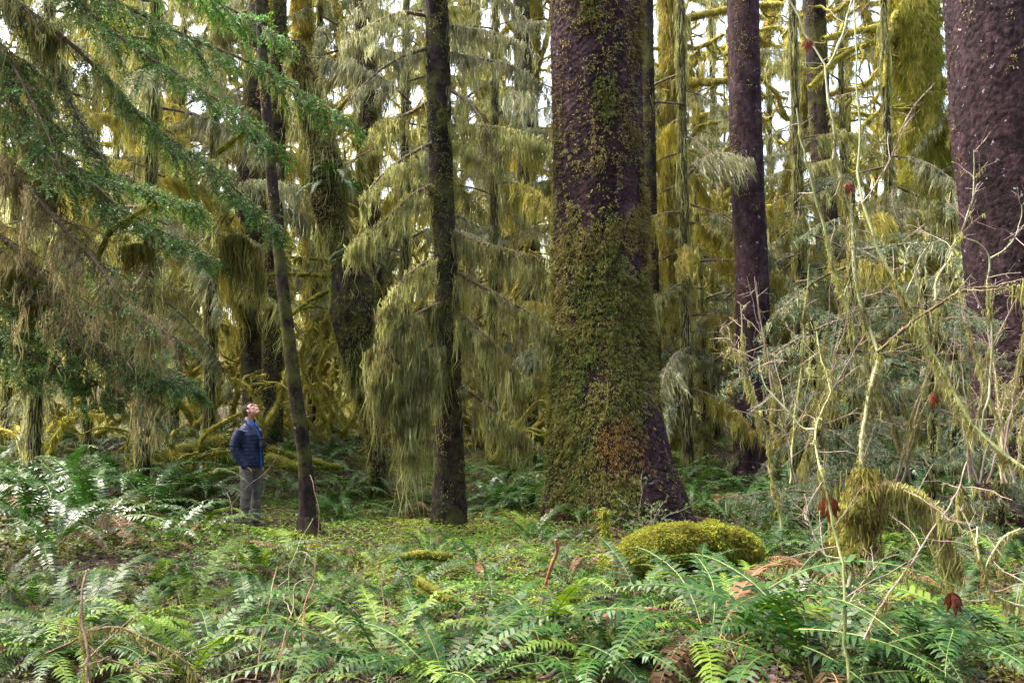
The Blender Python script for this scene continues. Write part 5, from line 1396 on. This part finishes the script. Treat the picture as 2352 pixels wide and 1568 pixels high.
# jacket
jk = MB()
zs = np.linspace(.865, 1.44, 30)
rg = []
for z in zs:
    u = (z - .865) / (1.44 - .865)
    q = .0075 * abs(math.sin(PI * (z - .865) / .052))
    rx = np.interp(u, [0, .15, .5, .8, 1], [.128, .140, .138, .140, .085]); ry = np.interp(u, [0, .15, .5, .8, 1], [.178, .186, .192, .212, .15])
    rg.append(((np.interp(u, [0, .5, 1], [.035, .015, -.035]), 0, z), rx + q, ry + q, 0))
ring_loft(jk, rg, 28)
ring_loft(jk, [((-.035, 0, 1.42), .085, .13, .15), ((-.04, 0, 1.47), .066, .075, .25), ((-.045, 0, 1.525), .062, .068, .3)])
for sy in (-1, 1):
    sh, el, wr = np.array([-.03, sy * .185, 1.385]), np.array([-.085, sy * .238, 1.14]), np.array([.06, sy * .172, .865])
    P = resample([sh, sh * .5 + el * .5 + [-.01, sy * .015, 0], el, el * .5 + wr * .5 + [-.015, sy * .005, 0], wr], 26)
    uu = np.linspace(0, 1, 26)
    tubes(jk, P, np.interp(uu, [0, .25, .5, .75, 1], [.078, .070, .062, .054, .05]) + .006 * np.abs(np.sin(uu * PI * 9)), 16, cap=True)
jko = fuse(jk, 'jacket', M['jacket'], PR, .0075, 2)
zp = MB(); tubes(zp, np.array([[.182, 0, .868], [.182, 0, .95], [.170, 0, 1.12], [.150, 0, 1.28], [.112, 0, 1.37], [.066, 0, 1.42]]), [.010] * 6, 6); zp.build('zip', M['zip'], jko)
hb = MB(); ring_loft(hb, [((.035, 0, .855), .125, .175, 0), ((.035, 0, .885), .134, .184, 0)]); hb.build('hem_band', M['jacket'], jko)
cl = MB(); ring_loft(cl, [((-.02, 0, 1.43), .072, .078, .3), ((-.03, 0, 1.50), .064, .066, .35), ((-.034, 0, 1.528), .060, .062, .4)], 20)
leaves(cl, [[.045, -.02, 1.50], [.045, .02, 1.50]], [[.25, -.55, -.8], [.25, .55, -.8]], [[1, 0, .3]] * 2, .09, .075); cl.build('shirt_collar', M['shirt'], PR)
# body: neck, head thrown back, hands
bd = MB()
hc = np.array([.005, 0, 1.655]); pit = math.radians(-47)
RY = np.array([[math.cos(pit), 0, math.sin(pit)], [0, 1, 0], [-math.sin(pit), 0, math.cos(pit)]])   # face turned up
def hp(x, y, z): return hc + RY @ np.array([x, y, z])
tubes(bd, resample([[-.045, 0, 1.40], [-.04, 0, 1.50], [-.025, 0, 1.58], [-.005, 0, 1.64]], 10), np.linspace(.062, .054, 10), 16, cap=True)
ball(bd, hp(-.012, 0, .030), (.096, .078, .088), RY); ball(bd, hp(.018, 0, -.035), (.070, .064, .075), RY); ball(bd, hp(.055, 0, -.092), (.032, .034, .026), RY)
ball(bd, hp(.062, 0, .038), (.030, .058, .016), RY); ball(bd, hp(.066, .034, -.012), (.022, .026, .022), RY); ball(bd, hp(.066, -.034, -.012), (.022, .026, .022), RY)
tubes(bd, np.array([hp(.082, 0, .028), hp(.098, 0, .005), hp(.112, 0, -.018), hp(.09, 0, -.028)]), [.009, .011, .015, .010], 8, cap=True)
for sy in (-1, 1):
    ball(bd, hp(-.005, sy * .080, -.005), (.020, .009, .032), RY)
ball(bd, hp(.082, 0, -.066), (.014, .026, .008), RY); ball(bd, hp(.084, 0, -.048), (.014, .028, .007), RY)
for sy in (-1, 1):      # hands slipped into the pockets, wrist showing
    wr = np.array([.06, sy * .165, .90]); pm = np.array([.065, sy * .10, .83])
    tubes(bd, resample([wr, (wr + pm) / 2, pm], 6), np.array([.028, .031, .034, .036, .036, .03]), 10, cap=True)
    for f in range(4):
        b0 = pm + np.array([.024 - .016 * f, -sy * .004, -.015]); ln = (.072, .082, .076, .06)[f]
        tubes(bd, np.array([b0, b0 + [.006, -sy * .012, -ln * .5], b0 + [.004, -sy * .028, -ln]]), [.0092, .0088, .0075], 8, cap=True)
    tubes(bd, np.array([wr + [.02, -sy * .005, -.03], wr + [.055, -sy * .02, -.065], wr + [.066, -sy * .03, -.10]]), [.012, .0105, .009], 8, cap=True)
bdo = fuse(bd, 'body', M['skin'], PR, .0048, 3)
bdo.data.materials.clear(); bdo.data.materials.append(M['skin'])
def small(fn, name, mat, parent):
    m_ = MB(); fn(m_); return m_.build(name, M[mat], parent)
for sy in (-1, 1):
    small(lambda m_: ball(m_, hp(.080, sy * .031, .014), (.007, .015, .008), RY), 'eye', 'dark_eye', bdo)
    small(lambda m_: tubes(m_, np.array([hp(.083, sy * .014, .036), hp(.084, sy * .034, .042), hp(.070, sy * .054, .034)]), [.005, .006, .004], 6, cap=True), 'eyebrow', 'hair', bdo)
small(lambda m_: ball(m_, hp(.089, 0, -.057), (.010, .027, .006), RY), 'teeth', 'teeth', bdo)
small(lambda m_: tubes(m_, np.array([hp(.078, -.032, -.052), hp(.096, 0, -.066), hp(.078, .032, -.052)]), [.004, .006, .004], 6, cap=True), 'lips', 'lips', bdo)
hm = MB()
ball(hm, hp(-.030, 0, .046), (.094, .086, .086), RY); ball(hm, hp(-.072, 0, .0), (.050, .070, .066), RY)
ball(hm, hp(.030, 0, .094), (.050, .060, .026), RY)
for sy in (-1, 1): ball(hm, hp(.008, sy * .074, .030), (.022, .010, .030), RY)
ho = fuse(hm, 'hair', M['hair'], PR, .006, 2)
ho.data.materials.clear(); ho.data.materials.append(M['hair'])
for o_, mm in ((tro, 'trousers'), (jko, 'jacket')):
    o_.data.materials.clear(); o_.data.materials.append(M[mm])
for sy, fx in ((-1, 0), (1, .03)):
    bt = MB(); c = np.array([fx, sy * .115, 0])
    ring_loft(bt, [(c + [0, 0, .15], .056, .052, 0), (c + [0, 0, .09], .060, .054, 0), (c + [.01, 0, .05], .085, .056, 0), (c + [.025, 0, .02], .115, .058, 0), (c + [.03, 0, .0], .118, .056, 0)])
    ball(bt, c + [.10, 0, .042], (.070, .054, .044))
    bo = fuse(bt, 'boot', M['boot'], PR, .008, 2); bo.data.materials.clear(); bo.data.materials.append(M['boot'])
    sl_ = MB(); ring_loft(sl_, [(c + [.045, 0, -.002], .128, .056, 0), (c + [.045, 0, .016], .130, .058, 0)]); sl_.build('sole', M['rubber'], bo)
    lc = MB()
    for q in range(3): tubes(lc, np.array([c + [.055 + .022 * q, -.032, .095 - .014 * q], c + [.062 + .022 * q, 0, .104 - .014 * q], c + [.055 + .022 * q, .032, .095 - .014 * q]]), [.004] * 3, 5)
    lc.build('laces', M['straw'], bo)
# binoculars on a strap round the neck
A = Matrix.Rotation(math.radians(-20), 3, 'Z')
bp = Vector(pp) + A @ Vector((.205, .0, 1.20))
BN = thing('binoculars', bp, 'black binoculars hanging on the chest of the walker', 'binoculars', None, math.radians(-20))
for sy in (-1, 1):
    b_ = MB(); ring_loft(b_, [((.006, sy * .036, -.075), .030, .030, 0), ((.006, sy * .036, -.03), .030, .030, 0), ((.002, sy * .034, .0), .026, .027, 0), ((0, sy * .032, .03), .020, .020, 0), ((0, sy * .032, .062), .021, .021, 0)], 14)
    bo = b_.build('barrel', M['rubber'], BN)
    b_ = MB(); ring_loft(b_, [((0, sy * .032, .058), .024, .024, 0), ((0, sy * .032, .075), .024, .024, 0)], 14); b_.build('eyepiece', M['rubber'], bo)
b_ = MB(); tubes(b_, np.array([[.0, -.03, .01], [.0, .03, .01]]), [.012, .012], 8, cap=True); tubes(b_, np.array([[.0, 0, -.03], [.0, 0, .045]]), [.010, .010], 8, cap=True); b_.build('hinge', M['rubber'], BN)
b_ = MB()
for sy in (-1, 1):
    tubes(b_, resample([[.0, sy * .05, .02], [-.025, sy * .075, .10], [-.085, sy * .085, .19], [-.175, sy * .085, .262], [-.25, sy * .06, .285], [-.285, 0, .29]], 16), [.007] * 16, 5)
b_.build('strap', M['rubber'], BN)

# ================================================================== the forest far behind: one mass nobody could count
mb = MB()
n = 30000
yy = rng.uniform(38, 62, n); xx = rng.uniform(-.75, .75, n) * yy
zz = terr(xx, yy) + rng.random(n) ** 1.25 * 24
g = fbm(np.stack([xx * .16, yy * .05, zz * .13], -1), 3, 91) + .55 - sstep(9, 20, zz) * .85
k = rng.random(n) < np.clip(g, 0, 1)
root = np.stack([xx, yy, zz], -1)[k]
own = np.repeat(np.arange(len(root)), 6)
rt = root[own] + rng.normal(size=(len(own), 3)) * np.array([.35, .35, .2])
strands(mb, rt, rng.uniform(.4, 1.8, len(rt)), rng.uniform(.03, .07, len(rt)), None, 3, .15, 0)
kk = 46
yy = rng.uniform(40, 64, kk); xx = rng.uniform(-.75, .75, kk) * yy; zz = terr(xx, yy)
P = np.array([gnarl((a, b, c - .3), (random.uniform(-.08, .08), 0, 1), random.uniform(12, 26), 9, .09) for a, b, c in zip(xx, yy, zz)])
tubes(mb, P, np.linspace(.22, .05, 9), 8, .2, 3, 1)
Br, _ = side_shoots(P[:46], 14, 4.6, .4, .8, .0, 9, .15, 1.0, vert=.5); Br = Br + fbm(Br * 1.2, 2, 8)[..., None] * .35
tubes(mb, Br, np.linspace(.11, .04, 9), 6, .3, 6, 2)
B2, _ = side_shoots(Br, 4, 1.4, .5, .8, .0, 6, .2, 1.0, vert=.6); tubes(mb, B2, np.linspace(.05, .02, 6), 4, .3, 9, 2)
strands(mb, sample_on(np.repeat(Br, 26, 0), rng.random(len(Br) * 26))[0], rng.uniform(.2, .9, len(Br) * 26), .04, None, 2, .2, 3)
tag(mb.build('distant_forest', [M['hang_olive'], M['bark_dark'], M['moss_yellow'], M['hang_yellow']], smooth=False), 'far off mass of mossy branches and trunks closing the view', 'forest', kind='stuff')
#PART5
# ================================================================== camera, light
cam = bpy.data.cameras.new('camera'); co = bpy.data.objects.new('camera', cam); COL.objects.link(co)
co.location = CAM; co.rotation_euler = (PI / 2 + TH, 0, 0)
cam.sensor_width = 36; cam.lens = 36 * FPX / 2352; cam.clip_end = 2000; cam.clip_start = .05
scene.camera = co
SUN_EL, SUN_AZ = math.radians(60), math.radians(-68)      # azimuth from +Y (away from the camera) towards +X
w = bpy.data.worlds.new('World'); scene.world = w; w.use_nodes = True
nt = w.node_tree
sky = nt.nodes.new('ShaderNodeTexSky'); sky.sky_type = 'NISHITA'; sky.sun_disc = False
sky.sun_elevation = SUN_EL; sky.sun_rotation = SUN_AZ; sky.air_density = 1.0; sky.dust_density = 9.0; sky.ozone_density = 1.0
bg = nt.nodes['Background']; bg.inputs['Strength'].default_value = .15
nt.links.new(sky.outputs[0], bg.inputs['Color'])
sl = bpy.data.lights.new('sun', 'SUN'); sl.energy = 1.2; sl.angle = math.radians(40); sl.color = (1, .95, .86)
so = bpy.data.objects.new('sun', sl); COL.objects.link(so)
sd = Vector((math.sin(SUN_AZ) * math.cos(SUN_EL), math.cos(SUN_AZ) * math.cos(SUN_EL), math.sin(SUN_EL)))
so.rotation_euler = sd.to_track_quat('Z', 'Y').to_euler(); so.location = (0, 0, 30)
scene.view_settings.view_transform = 'Standard'; scene.view_settings.look = 'None'
scene.view_settings.exposure = 2.75; scene.view_settings.gamma = 1
scene.render.engine = 'CYCLES'
scene.cycles.max_bounces = 6; scene.cycles.diffuse_bounces = 4; scene.cycles.transmission_bounces = 4; scene.cycles.glossy_bounces = 2
scene.cycles.use_denoising = True; scene.cycles.denoising_prefilter = 'ACCURATE'
